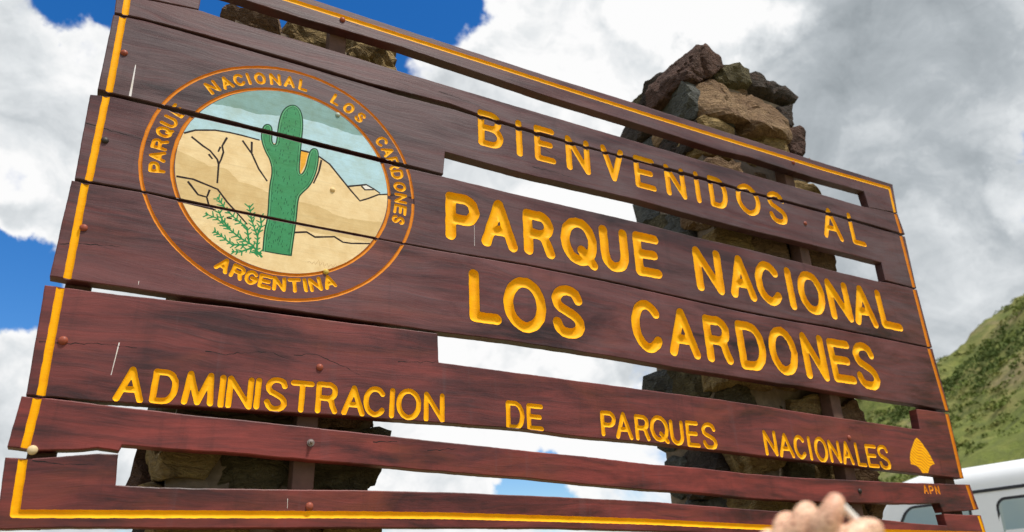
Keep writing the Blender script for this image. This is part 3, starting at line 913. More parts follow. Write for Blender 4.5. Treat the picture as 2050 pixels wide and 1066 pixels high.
def rounded(poly, n=3):
    P = np.asarray(poly, dtype=float)
    for _ in range(n):
        Q = np.roll(P, -1, 0)
        P = np.stack([P * .75 + Q * .25, P * .25 + Q * .75], 1).reshape(-1, 2)
    return P


def wobble(poly, step=7, amp=1.2):
    P = np.asarray(poly, dtype=float); out = []
    for a, b in zip(P, np.roll(P, -1, 0)):
        k = max(1, int(np.linalg.norm(b - a) / step))
        for i in range(k): out.append(a + (b - a) * i / k + rng.normal(0, amp, 2))
    return np.array(out)


# painter's order: later features win
FEATS = []
FEATS.append(Flat('painted_sky', ART['painted_sky'], [ellipse((EMB_C[0], EMB_C[1] + 1.5), 269.5, 263.5, 110, .4)], disc))
for nm, poly in ART_POLY:
    FEATS.append(Flat(nm, ART[nm], [wobble(poly, 9, 1.0) if nm in ('painted_cloud_bank', 'painted_dark_band') else poly], disc))
FEATS.append(Flat('painted_outline', ART['painted_outline'], [stroke_poly(l, 2.7, 2.1) for l in INK], disc))
bush = []
for L in BUSH:
    bush.append(stroke_poly(L, 2.6, 1.6))
    A_ = np.array(L, dtype=float)
    for a, b in zip(A_[:-1], A_[1:]):
        nseg = max(2, int(np.linalg.norm(b - a) / 10))
        for i in range(nseg):
            p = a + (b - a) * (i + .5) / nseg
            t = (b - a) / np.linalg.norm(b - a)
            for s in (-1, 1):
                ang = s * rng.uniform(.6, 1.1)
                dv = np.array([t[0] * math.cos(ang) - t[1] * math.sin(ang), t[0] * math.sin(ang) + t[1] * math.cos(ang)])
                bush.append(stroke_poly([p, p + dv * rng.uniform(7, 15)], 2.1, 1.4))
FEATS.append(Flat('painted_bush', ART['painted_bush'], bush, disc))
FEATS.append(Flat('painted_cactus_outline', ART['painted_cactus_outline'], [rounded(CACTUS, 2)], disc))
cs = rounded(CACTUS, 2)
T_ = np.roll(cs, -1, 0) - np.roll(cs, 1, 0); T_ /= np.linalg.norm(T_, axis=1)[:, None] + 1e-9
area = .5 * np.sum(cs[:, 0] * np.roll(cs[:, 1], -1) - np.roll(cs[:, 0], -1) * cs[:, 1])
NI = np.column_stack([-T_[:, 1], T_[:, 0]]) * (1 if area > 0 else -1)
inner_c = cs + NI * 3.0
FEATS.append(Flat('painted_cactus', ART['painted_cactus'], [inner_c], disc))
inner2 = cs + NI * 6.5
FEATS.append(Flat('painted_cactus_spines', ART['painted_cactus_spines'], [stroke_poly([p, p + np.array([rng.normal(0, .6), rng.uniform(4, 7.5)])], .75, .5) for p in
             [q for q in np.column_stack([rng.uniform(362, 514, 420), 800 - 445 * rng.uniform(0, 1, 420) ** 1.6]) if pip(q[None], inner2)[0] and pip(q[None] + [[0, 8]], inner2)[0]]], disc))
FEATS.append(Flat('painted_cactus_outline', ART['painted_cactus_outline'], [stroke_poly(cs[i:i + 22] + NI[i:i + 22] * 7.5, .55, .45, .1) for i in range(4, len(cs) - 30, 24)], disc))
FEATS.append(Flat('painted_cactus_highlight', ART['painted_cactus_highlight'], [stroke_poly(cs[i:i + 19] + NI[i:i + 19] * 5.0, .9, .7, .2) for i in range(4, len(cs) - 24, 20)], disc))
FEATS.append(Flat('painted_signature', ART['painted_signature'], [stroke_poly([(509 + i * 11, 806 + rng.normal(0, 2)), (514 + i * 11, 797 + rng.normal(0, 3)), (519 + i * 11, 808 + rng.normal(0, 2))], .6, .4) for i in range(7)], disc))
for L, a, b in DRIPS:
    FEATS.append(Flat('paint_drip', ART['paint_drip'], [stroke_poly(L, a, b)]))


def crack_line(L):
    L = np.asarray(L, dtype=float); out = [L[0]]
    for a, b in zip(L[:-1], L[1:]):
        k = max(1, int(np.linalg.norm(b - a) / 8))
        for i in range(1, k + 1): out.append(a + (b - a) * i / k + (rng.normal(0, 1.1, 2) * np.array([.4, 1]) if i < k else 0))
    return np.array(out)


for pk, Ls in CRACKS.items():
    for L in Ls: FEATS.append(Flat('crack', ART['crack'], [stroke_poly(crack_line(L), 1.1, .35, .9)]))
for rx, ry in ((344.5, 335.5), (275.5, 269.0)):
    FEATS.append(Groove('emblem_ring', RINGP, [ellipse((EMB_C[0], EMB_C[1] + (1 if rx < 300 else 0)), rx, ry, 90, .8) ], 4.3, 3.2, .35, 1.3))
    FEATS[-1].lines[0] = np.vstack([FEATS[-1].lines[0], FEATS[-1].lines[0][:1]])
for word, angs in EMB_TEXT:
    for ch, a in zip(word, angs):
        FEATS.append(Groove('letter', YELLOW, ring_letter(ch, a, 304, 29, 30 if (ch == 'R' and 20 < a < 26) else 22 if ch not in 'LS' else 17), 4.2, 3.0, .4, .9, 'carved letter ' + ch))
for ch, a in zip(*EMB_BOTTOM):
    FEATS.append(Groove('letter', YELLOW, ring_letter(ch, a, 301, 28, 23, True), 4.8, 3.2, .5, .9, 'carved letter ' + ch))
for row, r in ((ROW1, 11.0), (ROW2, 16.4), (ROW3, 15.8), (ROW4, 6.6)):
    for ch, u0, u1, v0, v1 in row:
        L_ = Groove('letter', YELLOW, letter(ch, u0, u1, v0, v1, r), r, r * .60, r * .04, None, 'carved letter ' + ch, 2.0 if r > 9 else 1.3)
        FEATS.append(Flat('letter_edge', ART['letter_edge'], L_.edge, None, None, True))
        FEATS.append(L_)
leaf_cut = [stroke_poly([(2700 + s_ * 150, 1090 + i * 12.5 + s_ * 62 + 4.5 * math.sin(s_ * 17 + i * .6)) for s_ in np.linspace(0, 1, 14)], 1.5, 1.5, .1) for i in range(-4, 12)]
leaf_poly = np.array(LEAF, dtype=float)
FEATS.append(Flat('leaf_emblem', YELLOW, [leaf_poly], None, 'yellow ribbed leaf-shaped emblem'))
FEATS.append(Flat('leaf_emblem_rib', ORANGE, leaf_cut, lambda P: pip(P, leaf_poly)))
for i, ch in enumerate('APN'):
    FEATS.append(Groove('letter', ORANGE, letter(ch, 2738 + i * 33, 2764 + i * 33, 1266, 1298, 3.6), 3.6, 1.6, .5, .9, 'faded orange letter ' + ch))
BORD = {k: [Groove('border_line', ORANGE if (L[0][0] > 2000) else YELLOW, [L], 9.2 if L[0][0] > 2000 else 7.8, 4.2, .35, 2.0) for L in v] for k, v in BORDER.items()}

SIGN_LOC = (1.5, 0, Z0 - 1.47)
sign = tag(empty('park_sign', SIGN_LOC), 'brown stained wooden welcome sign with yellow carved lettering and a round cactus emblem', 'sign')
THICK = .033


def resample_outline(poly, step=9.0, amp=.55):
    P = np.asarray(poly, dtype=float); out = []
    for a, b in zip(P, np.roll(P, -1, 0)):
        L = np.linalg.norm(b - a); k = max(1, int(L / step))
        e = (b - a) / (L + 1e-9); nn = np.array([-e[1], e[0]])
        for i in range(k):
            p = a + (b - a) * i / k
            w = noise.noise(Vector((p[0] * .02, p[1] * .02, 4.4))) * amp * 1.6 + noise.noise(Vector((p[0] * .11, p[1] * .11, 8.8))) * amp if i else 0
            out.append(p + nn * w)
    return np.array(out)


def components(F):
    """split triangles into connected pieces"""
    par = {}
    def find(a):
        while par[a] != a:
            par[a] = par[par[a]]; a = par[a]
        return a
    for f in F.tolist():
        for i in f: par.setdefault(i, i)
        a = find(f[0])
        for i in f[1:]: par[find(i)] = a
    lab = np.array([find(f[0]) for f in F.tolist()])
    return [F[lab == u] for u in np.unique(lab)]


def build_plank(key, idx):
    out = resample_outline(PLANKS[key])
    area = .5 * np.sum(out[:, 0] * np.roll(out[:, 1], -1) - np.roll(out[:, 0], -1) * out[:, 1])
    a = out - np.roll(out, 1, 0); b = np.roll(out, -1, 0) - out
    a /= np.linalg.norm(a, axis=1)[:, None] + 1e-9; b /= np.linalg.norm(b, axis=1)[:, None] + 1e-9
    t = a + b; t /= np.linalg.norm(t, axis=1)[:, None] + 1e-9
    nin = np.column_stack([-t[:, 1], t[:, 0]]) * (1 if area > 0 else -1)
    inner = out + nin * 2.2
    lo, hi = out.min(0), out.max(0)
    feats = [f for f in FEATS if (f.lo < hi).all() and (f.hi > lo).all()] + BORD[key]
    V, E = [], []

    def add_loop(P, closed=True):
        P = np.asarray(P)
        base = len(V); V.extend(P.tolist())
        n = len(P)
        E.extend((base + i, base + (i + 1) % n) for i in range(n))
    add_loop(inner)
    for f in feats:
        for l in f.loops + f.inner:
            llo, lhi = l.min(0), l.max(0)
            if (llo < hi).all() and (lhi > lo).all(): add_loop(l)
    vs, es, fs, _, _, _ = delaunay_2d_cdt([Vector(v) for v in V], E, [], 0, 1e-4)
    P = np.array([v[:] for v in vs]); F = np.array([f[:] for f in fs if len(f) == 3], dtype=int)
    C = P[F].mean(1)
    ar = (P[F[:, 1], 0] - P[F[:, 0], 0]) * (P[F[:, 2], 1] - P[F[:, 0], 1]) - (P[F[:, 2], 0] - P[F[:, 0], 0]) * (P[F[:, 1], 1] - P[F[:, 0], 1])
    ok = pip(C, inner) & (np.abs(ar) > 1e-7)
    F, C, ar = F[ok], C[ok], ar[ok]
    F[ar > 0] = F[ar > 0][:, ::-1]           # face the viewer (v runs downwards)
    Zv = np.zeros(len(P)); lay = np.full(len(F), -1)
    zo = np.zeros(len(out))
    for i, f in enumerate(feats):
        m = f.inside(C)
        lay[m] = i
        if isinstance(f, Groove):
            Zv = np.minimum(Zv, f.z(P)); zo = np.minimum(zo, f.z(out))
    # later flat layers never cover grooves because grooves come last
    def W(p, depth):          # sign mm -> world
        return np.column_stack([p[:, 0] / 1000, -depth / 1000 * np.ones(len(p)), Z0 - p[:, 1] / 1000])
    front = W(P, Zv)
    bow = (rng.normal(0, .0012), rng.normal(0, .0008))

    def sub(faces):
        u, inv = np.unique(faces, return_inverse=True)
        return front[u], inv.reshape(-1, 3)
    vw, fw = sub(F[lay == -1])
    # bevel ring, side walls and back of the plank
    n = len(out); base = len(vw)
    zi = np.zeros(n)
    for f in feats:
        if isinstance(f, Groove): zi = np.minimum(zi, f.z(inner))
    ring0 = W(inner, zi); ring1 = W(out, np.minimum(zo, -1.6)); ring2 = W(out, np.full(n, -THICK * 1000))
    allv = np.vstack([vw, ring0, ring1, ring2])
    faces = [tuple(f) for f in fw]
    o0, o1, o2 = base, base + n, base + 2 * n
    sgn = area > 0
    for i in range(n):
        k = (i + 1) % n
        q1 = (o0 + i, o0 + k, o1 + k, o1 + i); q2 = (o1 + i, o1 + k, o2 + k, o2 + i)
        faces.append(q1 if not sgn else q1[::-1]); faces.append(q2 if not sgn else q2[::-1])
    # back face
    bv, be, bf, _, _, _ = delaunay_2d_cdt([Vector(p) for p in out], [(i, (i + 1) % n) for i in range(n)], [], 1, 1e-4)
    bP = np.array([v[:] for v in bv]); b0 = len(allv)
    allv = np.vstack([allv, W(bP, np.full(len(bP), -THICK * 1000))])
    for f in bf: faces.append(tuple(b0 + i for i in f))
    pl = mesh_obj('plank', allv, faces, WOOD, sign, shift=SIGN_LOC)
    pl['weather'] = {'P1': .75, 'P2': .85, 'P3': .95, 'P4': .7, 'P5': .5, 'P6': .18, 'P7': .08, 'P8': .12}[key]
    pl['redness'] = {'P1': .35, 'P2': .3, 'P3': .3, 'P4': .42, 'P5': .5, 'P6': .78, 'P7': 1.0, 'P8': .95}[key]
    # same-named flat paint pieces on a plank join into one part
    groups = {}
    for i, f in enumerate(feats):
        m = lay == i
        if m.any():
            gk = (f.name, i) if isinstance(f, Groove) or f.name in ('paint_drip', 'crack') else (f.name, -1)
            groups.setdefault(gk, []).append((f, F[m]))
    for (nm, _), lst in groups.items():
        fs_ = np.vstack([x[1] for x in lst])
        many = nm in ('letter_edge', 'painted_outline', 'painted_bush', 'painted_cactus_spines', 'painted_cactus_outline', 'painted_cactus_highlight', 'painted_signature', 'leaf_emblem_rib')
        for comp in ([fs_] if many else components(fs_)):
            v2, f2 = sub(comp)
            ob = mesh_obj(nm, v2, f2, lst[0][0].mat, pl, smooth=isinstance(lst[0][0], Groove), shift=SIGN_LOC)
            if many: ob['kind'] = 'stuff'
            if lst[0][0].label: ob['label'] = lst[0][0].label
    return pl


PLK = {k: build_plank(k, i) for i, k in enumerate(PLANKS)}


def bolt(u, v, r, mat, parent, kind='dome'):
    x, z = u / 1000, Z0 - v / 1000
    V, F = [], []
    seg, rings = 16, 6
    if kind == 'dome':
        prof = [(r, 0.0), (r, .0006)] + [(r * math.cos(math.radians(a)), .0006 + r * .62 * math.sin(math.radians(a))) for a in (15, 35, 55, 72, 84)]
    else:      # washer, nut and threaded end
        prof = [(r, 0), (r, .0016), (r * .72, .0016), (r * .70, .006), (r * .40, .0064), (r * .40, .013), (r * .25, .0142)]
    for pr, pd in prof:
        for i in range(seg):
            a = 2 * math.pi * i / seg
            V.append((x + pr * math.cos(a), -pd, z + pr * math.sin(a)))
    for j in range(len(prof) - 1):
        for i in range(seg):
            k = (i + 1) % seg
            F.append((j * seg + i, j * seg + k, (j + 1) * seg + k, (j + 1) * seg + i))
    F.append(tuple((len(prof) - 1) * seg + i for i in range(seg)))
    return mesh_obj('bolt', V, F, mat, parent, smooth=(kind == 'dome'), shift=SIGN_LOC)


for u, v, r, m_, pk, kd in [(17, 325, .0085, BOLT_RED, 'P3', 'dome'), (17, 581, .0085, DARKSTEEL, 'P4', 'dome'), (13, 811, .0085, BOLT_RED, 'P5', 'dome'), (21, 1072, .0095, BOLT_RED, 'P6', 'dome'),
                            (559, 1071, .0085, BOLT_RED, 'P6', 'dome'), (551, 1251, .0085, BOLT_STEEL, 'P7', 'nut'), (559, 1391, .009, BOLT_RED, 'P8', 'dome'), (10, 1298, .0095, BOLT_CREAM, 'P7', 'dome'),
                            (550, 10, .0085, BOLT_RED, 'P1', 'dome'), (2410, 15, .0085, BOLT_RED, 'P1', 'dome'), (2405, 292, .0085, BOLT_RED, 'P3', 'dome'), (2400, 1122, .0085, BOLT_RED, 'P6', 'dome'),
                            (2398, 1300, .0085, DARKSTEEL, 'P7', 'dome'), (557, 345, .0068, BOLT_TEAL, 'P3', 'dome'), (558, 584, .0068, BOLT_SAND, 'P4', 'dome'), (557, 822, .0075, BOLT_YELLOW, 'P5', 'dome'),
                            (2410, 588, .0001, BOLT_RED, 'P4', 'dome')][:-1]:
    bolt(u, v, r, m_, PLK[pk], kd)


def box(name, x0, x1, y0, y1, z0, z1, mat, parent=None, shift=None, bev=0.0):
    V = [(x, y, z) for z in (z0, z1) for y in (y0, y1) for x in (x0, x1)]
    F = [(0, 2, 3, 1), (4, 5, 7, 6), (0, 1, 5, 4), (2, 6, 7, 3), (0, 4, 6, 2), (1, 3, 7, 5)]
    o = mesh_obj(name, V, F, mat, parent, shift=shift)
    if bev:
        b = o.modifiers.new('bevel', 'BEVEL'); b.width = bev; b.segments = 2
    return o


box('batten', .524, .574, THICK + .0005, .082, Z0 - 1.46, Z0 + .025, BATTEN, sign, SIGN_LOC, .003)
box('batten', 2.388, 2.438, THICK + .0005, .082, Z0 - 1.46, Z0 + .025, BATTEN, sign, SIGN_LOC, .003)
box('batten', 0.000, .050, THICK + .0005, .082, Z0 - 1.44, Z0 + .02, BATTEN, sign, SIGN_LOC, .003)
box('batten', 2.930, 2.985, THICK + .0005, .082, Z0 - 1.45, Z0 + .02, BATTEN, sign, SIGN_LOC, .003)
for zz in (.30, .82):
    for xa, xb in ((.30, .70), (2.10, 2.60)):
        box('mounting_rail', xa, xb, .084, .112, Z0 - zz - .02, Z0 - zz + .02, DARKSTEEL, sign, SIGN_LOC, .002)

# ------------------------------------------------------------------ white van parked behind
VAN_LOC = (8.15, .8, 0)
van = tag(empty('parked_van', VAN_LOC), 'white minibus with side windows parked behind the right end of the sign', 'van')
VWHITE = simple('van_white_paint', lin(236, 238, 240), .28, .02, 8, spec=.6, bump_s=.02)
VRUB = simple('van_black_rubber', (.015, .015, .018), .6, .2, 50)
VGLASS, g_ = new_mat('van_tinted_glass')
finish(g_, lin(150, 168, 164), .06, spec=.9, **{'Coat Weight': .5, 'Coat Roughness': .03})
VTYRE = simple('van_tyre', (.02, .02, .02), .8, .2, 60)
VRIM = simple('van_rim', lin(170, 172, 175), .35, .1, 30, metallic=.8)
VLAMP = simple('van_lamp', lin(215, 220, 222), .15, .05, 20)


def van_x(z, y):
    """left flank: x as a function of height (tumblehome)"""
    k = max(0, z - 1.25) / 1.2
    return 7.12 + .13 * k ** 1.5


def loft(name, secs, mat, parent, shift, smooth=True, close=True):
    n = len(secs[0]); V = [p for s in secs for p in s]; F = []
    for j in range(len(secs) - 1):
        for i in range(n):
            k = (i + 1) % n
            F.append((j * n + i, (j + 1) * n + i, (j + 1) * n + k, j * n + k))
    if close:
        F.append(tuple(range(n))); F.append(tuple((len(secs) - 1) * n + i for i in range(n - 1, -1, -1)))
    return mesh_obj(name, V, F, mat, parent, smooth=smooth, shift=shift)


def van_section(y, ztop, zbot=.35, nar=0.0):
    """closed ring in x-z at a given y"""
    L = []
    xs0 = 7.12 + nar; xs1 = 9.18 - nar
    top = ztop
    prof = [(xs0 + .04, zbot), (xs0, zbot + .12)]
    for zz in (.9, 1.25, 1.6, 1.95, 2.2):
        if zz < top - .33: prof.append((van_x(zz, y) + nar, zz))
    sx = van_x(min(top, 2.35), y) + nar
    for a in range(0, 91, 15):
        r = .26 if top > 2 else .18
        prof.append((sx + r - r * math.cos(math.radians(a)), top - r * .8 + r * .8 * math.sin(math.radians(a))))
    while len(prof) < 14: prof.insert(2, (xs0, zbot + .12 + .02 * (14 - len(prof))))
    prof.sort(key=lambda p: 0)
    right = [(16.30 - x, z) for x, z in prof[::-1]]
    return [(x, y, z) for x, z in prof + right]


secs = [van_section(y, zt, .35, nr) for y, zt, nr in ((-2.3, 2.40, .05), (-2.2, 2.55, .01), (-1.0, 2.59, 0), (1.0, 2.60, 0), (2.7, 2.60, 0), (3.15, 2.60, .01), (3.38, 2.56, .02), (3.60, 2.40, .03), (3.85, 2.12, .04), (4.05, 1.74, .05), (4.20, 1.42, .06), (4.50, 1.22, .10), (4.68, 1.05, .18), (4.72, .85, .22))]
loft('body', secs, VWHITE, van, VAN_LOC)


def flank_panel(name, pts, mat, off=-.006, thick=.004):
    """panel following the flank; pts = (y, z)"""
    n = len(pts)
    A = [(van_x(z, y) + off, y, z) for y, z in pts]; B = [(van_x(z, y) + off + thick + .03, y, z) for y, z in pts]
    F = [tuple(range(n)), tuple(range(2 * n - 1, n - 1, -1))] + [(i, i + n, (i + 1) % n + n, (i + 1) % n) for i in range(n)]
    return mesh_obj(name, A + B, F, mat, van, shift=VAN_LOC)


def rounded_rect(y0, y1, z0, z1, r=.07, front_slope=0.0):
    out = []
    for cy_, cz_, a0 in ((y1 - r, z1 - r, 0), (y0 + r, z1 - r, 90), (y0 + r, z0 + r, 180), (y1 - r, z0 + r, 270)):
        for a in range(a0, a0 + 91, 18):
            zz = cz_ + r * math.sin(math.radians(a)); yy = cy_ + r * math.cos(math.radians(a))
            if front_slope and yy > (y0 + y1) / 2: yy += front_slope * (z1 - zz)
            out.append((yy, zz))
    return out


for fr in ((2.62, 3.22, 1.42, 2.27, .06, .66), (.55, 2.34, 1.36, 2.25, .07, 0), (-.95, .42, 1.42, 2.22, .07, 0), (-2.0, -1.08, 1.42, 2.22, .07, 0)):
    flank_panel('window_rubber', rounded_rect(fr[0] - .025, fr[1] + .025, fr[2] - .025, fr[3] + .025, fr[4] + .02, fr[5]), VRUB, -.003)
flank_panel('side_window', rounded_rect(2.62, 3.22, 1.42, 2.27, .06, .66), VGLASS)
flank_panel('side_window', rounded_rect(.55, 2.34, 1.36, 2.25), VGLASS)
flank_panel('side_window', rounded_rect(-.95, .42, 1.42, 2.22), VGLASS)
flank_panel('side_window', rounded_rect(-2.0, -1.08, 1.42, 2.22), VGLASS)
for y0, y1, z0, z1 in ((-2.2, 3.05, 2.335, 2.362),):
    flank_panel('roof_gutter', [(y0, z0), (y1, z0), (y1, z1), (y0, z1)], VRUB, -.012)
for y0 in (2.50, 1.02):
    flank_panel('door_seam', [(y0, .55), (y0 + .012, .55), (y0 + .012, 2.3), (y0, 2.3)], VRUB, -.003)
flank_panel('door_handle', rounded_rect(2.68, 2.86, 1.12, 1.16, .015), VRUB, -.03)
flank_panel('side_trim', [(-2.1, .68), (3.9, .68), (3.9, .78), (-2.1, .78)], VRUB, -.012)
# windscreen
ws = [(7.42, 3.48, 2.50), (8.88, 3.48, 2.50), (8.98, 4.14, 1.58), (7.32, 4.14, 1.58)]
wn = np.array((0, .78, .63)) * .012
mesh_obj('windscreen', [np.array(p) + wn + np.array((0, .045, .035)) for p in ws] + [np.array(p) - wn for p in ws], [(3, 2, 1, 0), (4, 5, 6, 7), (0, 1, 5, 4), (1, 2, 6, 5), (2, 3, 7, 6), (3, 0, 4, 7)], VGLASS, van, shift=VAN_LOC)


def wheel(x, y, side):
    prof = [(.30, -.11), (.345, -.10), (.355, -.06), (.355, .06), (.345, .10), (.30, .11)]
    rimp = [(.02, -.075), (.10, -.08), (.20, -.06), (.285, -.10), (.30, -.10), (.30, .10), (.02, .08)]
    for nm, pr, m_ in (('tyre', prof, VTYRE), ('rim', rimp, VRIM)):
        V, F = [], []
        n = 28
        for r, o in pr:
            for i in range(n):
                a = 2 * math.pi * i / n
                V.append((x + o * side, y + r * math.cos(a), .355 + r * math.sin(a)))
        cyc = len(pr) if nm == 'tyre' else len(pr) - 1
        for j in range(cyc):
            jj = (j + 1) % len(pr)
            for i in range(n):
                k = (i + 1) % n
                F.append((j * n + i, j * n + k, jj * n + k, jj * n + i))
        if nm == 'rim': F.append(tuple(range(n)))
        if nm == 'tyre':
            w = mesh_obj('wheel', V, F, m_, van, smooth=True, shift=VAN_LOC)
        else:
            mesh_obj('rim', V, F, m_, w, smooth=True, shift=VAN_LOC)


for y in (-1.35, 3.75):
    wheel(7.24, y, 1); wheel(9.06, y, -1)
for s in (7.40, 8.90):
    mesh_obj('headlight', [(s + .16 * math.cos(a), 4.70 + .02 * math.cos(a * 2), .95 + .10 * math.sin(a)) for a in np.linspace(0, 2 * math.pi, 16, endpoint=False)] + [(s, 4.64, .95)], [(i, (i + 1) % 16, 16) for i in range(16)] + [tuple(range(15, -1, -1))], VLAMP, van, shift=VAN_LOC)
box('bumper', 7.30, 9.0, 4.60, 4.80, .38, .70, VRUB, van, VAN_LOC, .05)
box('mirror', 6.88, 7.06, 3.45, 3.55, 1.45, 1.82, VRUB, van, VAN_LOC, .03)
box('mirror_arm', 7.05, 7.22, 3.48, 3.52, 1.50, 1.56, VRUB, van, VAN_LOC, .01)

# ------------------------------------------------------------------ raised hand in the foreground
HP = np.array((.6060856, -1.3542963, 1.6361848))
HX, HY, HZ = np.array(cx), np.array(cy), np.array(cz)
KPX = .55 / 1508.7


def hp(px, py, d=0.0):
    """point of the hand: photo position at arm's length, d metres towards the viewer"""
    return HP + HX * (px - 1660) * KPX * (1 - d / .55) + HY * (1066 - py) * KPX * (1 - d / .55) + HZ * d


def tube(path, radii, seg=14):
    V, F = [], []
    P = [np.array(p) for p in path]
    # densify with Catmull-Rom
    Q, Rr = [], []
    for i in range(len(P) - 1):
        p0, p1, p2, p3 = P[max(i - 1, 0)], P[i], P[i + 1], P[min(i + 2, len(P) - 1)]
        for s in range(5):
            t = s / 5
            Q.append(.5 * ((2 * p1) + (-p0 + p2) * t + (2 * p0 - 5 * p1 + 4 * p2 - p3) * t * t + (-p0 + 3 * p1 - 3 * p2 + p3) * t ** 3))
            Rr.append(radii[i] * (1 - t) + radii[i + 1] * t)
    Q.append(P[-1]); Rr.append(radii[-1])
    t0 = Q[1] - Q[0]; t0 /= np.linalg.norm(t0)
    Q.insert(0, Q[0] - t0 * Rr[0] * .75); Rr.insert(0, Rr[0] * .62); Q.insert(0, Q[1] - t0 * Rr[1] * .98 - t0 * Rr[0] * .1); Rr.insert(0, Rr[1] * .15)
    t1 = Q[-1] - Q[-2]; t1 /= np.linalg.norm(t1)
    e = Q[-1]; er = Rr[-1]
    Q += [e + t1 * er * .55, e + t1 * er * .85, e + t1 * er * .99]; Rr += [er * .83, er * .52, er * .12]
    up = HZ
    n = len(Q)
    for i in range(n):
        t = Q[min(i + 1, n - 1)] - Q[max(i - 1, 0)]; t /= np.linalg.norm(t) + 1e-12
        a = np.cross(t, up); a /= np.linalg.norm(a) + 1e-9; b = np.cross(a, t)
        for k in range(seg):
            th = 2 * math.pi * k / seg
            V.append(Q[i] + Rr[i] * (a * math.cos(th) + b * math.sin(th)))
    for i in range(n - 1):
        for k in range(seg):
            kk = (k + 1) % seg
            F.append((i * seg + k, i * seg + kk, (i + 1) * seg + kk, (i + 1) * seg + k))
    F.append(tuple(range(seg - 1, -1, -1))); F.append(tuple((n - 1) * seg + k for k in range(seg)))
    return V, F


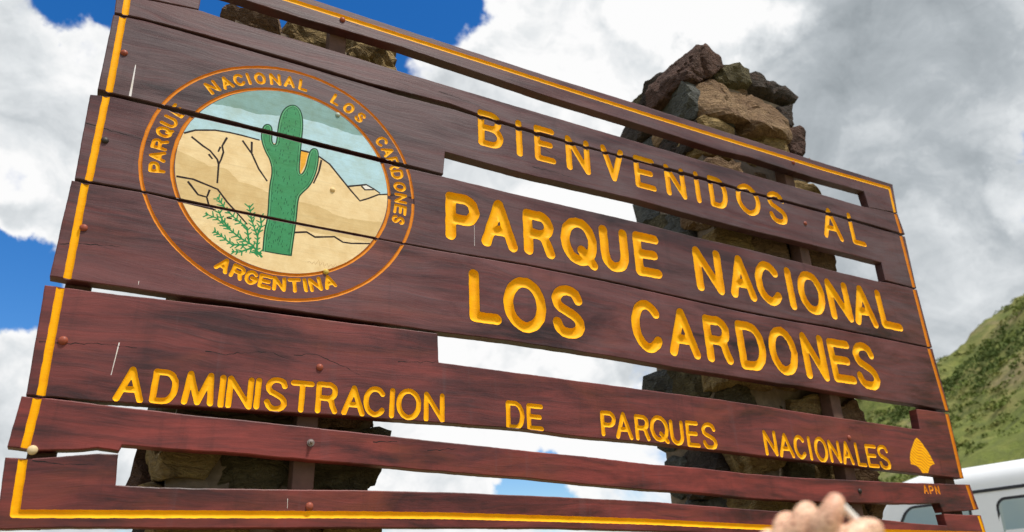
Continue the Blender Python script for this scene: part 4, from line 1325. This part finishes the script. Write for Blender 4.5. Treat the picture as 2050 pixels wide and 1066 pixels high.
def build_hand():
    mm = .001
    parts = [
        # index finger, raised and leaning to the right
        ([hp(1612, 1175, .0), hp(1622, 1110, .008), hp(1636, 1050, .012), hp(1652, 1018, .010), hp(1665, 1000, .006)], [11 * mm, 10.5 * mm, 9.6 * mm, 8.6 * mm, 7.0 * mm]),
        # middle finger behind it
        ([hp(1588, 1180, -.004), hp(1592, 1115, .002), hp(1600, 1068, .003), hp(1615, 1040, -.004), hp(1636, 1040, -.018)], [11 * mm, 10.5 * mm, 9.8 * mm, 9.0 * mm, 7.6 * mm]),
        # ring finger
        ([hp(1560, 1190, -.006), hp(1562, 1130, -.002), hp(1570, 1088, -.003), hp(1588, 1064, -.014), hp(1612, 1072, -.030)], [10.5 * mm, 10 * mm, 9.4 * mm, 8.6 * mm, 7.4 * mm]),
        # little finger
        ([hp(1532, 1205, -.008), hp(1532, 1155, -.006), hp(1542, 1118, -.010), hp(1562, 1100, -.022), hp(1584, 1112, -.034)], [9 * mm, 8.6 * mm, 8 * mm, 7.4 * mm, 6.4 * mm]),
        # thumb lying across to the right
        ([hp(1610, 1215, .014), hp(1640, 1140, .022), hp(1668, 1082, .020), hp(1705, 1056, .014), hp(1736, 1052, .008)], [16 * mm, 14 * mm, 11.5 * mm, 10.2 * mm, 8.4 * mm]),
        # flesh between the knuckles
        ([hp(1545, 1110, -.006), hp(1572, 1085, -.002), hp(1602, 1058, .0), hp(1632, 1040, .004)], [8.5 * mm, 9.6 * mm, 9.8 * mm, 9.2 * mm]),
        ([hp(1540, 1140, -.004), hp(1575, 1120, 0), hp(1610, 1095, .004), hp(1636, 1075, .008)], [9 * mm, 10.5 * mm, 10.5 * mm, 10 * mm]),
        # palm
        ([hp(1585, 1330, 0), hp(1582, 1270, .002), hp(1580, 1210, .002), hp(1585, 1165, 0)], [26 * mm, 27 * mm, 24 * mm, 16 * mm]),
        ([hp(1610, 1330, .004), hp(1625, 1260, .010), hp(1640, 1190, .012), hp(1655, 1130, .012)], [22 * mm, 22 * mm, 18 * mm, 12 * mm]),
        ([hp(1550, 1330, -.002), hp(1545, 1260, -.002), hp(1545, 1200, -.004)], [20 * mm, 19 * mm, 13 * mm]),
        # wrist and forearm
        ([hp(1585, 1320, 0), hp(1590, 1420, .004), hp(1600, 1700, .02), hp(1625, 2100, .05)], [28 * mm, 27 * mm, 36 * mm, 45 * mm]),
    ]
    V, F = [], []
    for path, rad in parts:
        v, f = tube(path, rad)
        b = len(V); V += v; F += [tuple(b + i for i in q) for q in f]
    m, g = new_mat('skin')
    co = g.n('ShaderNodeTexCoord').outputs['Object']
    n1 = g.noise(co, 45, 5, .6); n2 = g.noise(co, 260, 4, .6)
    col = g.mix(g.rng(n1, .35, .65), lin(224, 172, 142), lin(240, 200, 168))
    col = g.mix(g.rng(n2, .5, .8, 0, .35), col, lin(206, 130, 108))
    col = g.mix(g.rng(g.noise(co, 18, 3, .5), .5, .7, 0, .5), col, lin(214, 140, 116))
    cr = g.n('ShaderNodeTexWave', {'Vector': co, 'Scale': 55.0, 'Distortion': 9.0, 'Detail': 3.0, 'Detail Scale': 2.5}, bands_direction='Z').outputs['Fac']
    col = g.mix(g.rng(cr, 0, .16, .7, 0), col, lin(140, 76, 60))
    n2 = g.math('ADD', n2, g.rng(cr, 0, .2, -.8, 0))
    finish(g, col, .5, n2, .35, .0015, .4, **{'Subsurface Weight': .15, 'Subsurface Radius': (.01, .004, .002), 'Subsurface Scale': .6})
    base = tuple(hp(1610, 1700, .0))
    hand = mesh_obj('person', V, F, m, shift=base)
    hand.location = base
    rm = hand.modifiers.new('remesh', 'REMESH'); rm.mode = 'VOXEL'; rm.voxel_size = .0014; rm.use_smooth_shade = True
    sm = hand.modifiers.new('smooth', 'SMOOTH'); sm.factor = .6; sm.iterations = 9
    tag(hand, 'raised bare hand at the lower right edge holding a short white stick', 'person')
    nail = simple('nail', lin(240, 200, 184), .3, .05, 60)
    for c, t, s in ((hp(1660, 1003, .0138), hp(1668, 988, .010), (.0042, .0062)), (hp(1733, 1049, .0168), hp(1748, 1046, .012), (.0048, .0062))):
        ax = np.array(t) - np.array(c); ax /= np.linalg.norm(ax); sd_ = np.cross(ax, HZ); sd_ /= np.linalg.norm(sd_); nn = np.cross(sd_, ax)
        NV = []; NF = []
        for j in range(5):
            for i in range(9):
                a = (i / 8 - .5) * 2; bb = (j / 4 - .5) * 2
                rr = math.sqrt(max(0, 1 - .25 * bb * bb))
                NV.append(np.array(c) + ax * bb * s[1] + sd_ * a * s[0] * rr - nn * (a * a * .0016))
        for j in range(4):
            for i in range(8): NF.append((j * 9 + i, j * 9 + i + 1, (j + 1) * 9 + i + 1, (j + 1) * 9 + i))
        o = mesh_obj('fingernail', NV, NF, nail, hand, smooth=True, shift=base)
        sl = o.modifiers.new('solid', 'SOLIDIFY'); sl.thickness = .0008
    return hand


build_hand()
sv, sf = tube([hp(1672, 1000, -.004), hp(1688, 1016, .0), hp(1716, 1046, .006), hp(1726, 1058, .008)], [.0030, .0030, .0030, .0030], 16)
STICK = simple('white_paper', lin(238, 234, 224), .7, .05, 200)
tag(mesh_obj('white_stick', sv, sf, STICK, smooth=True), 'short thin white stick pinched between finger and thumb', 'stick')
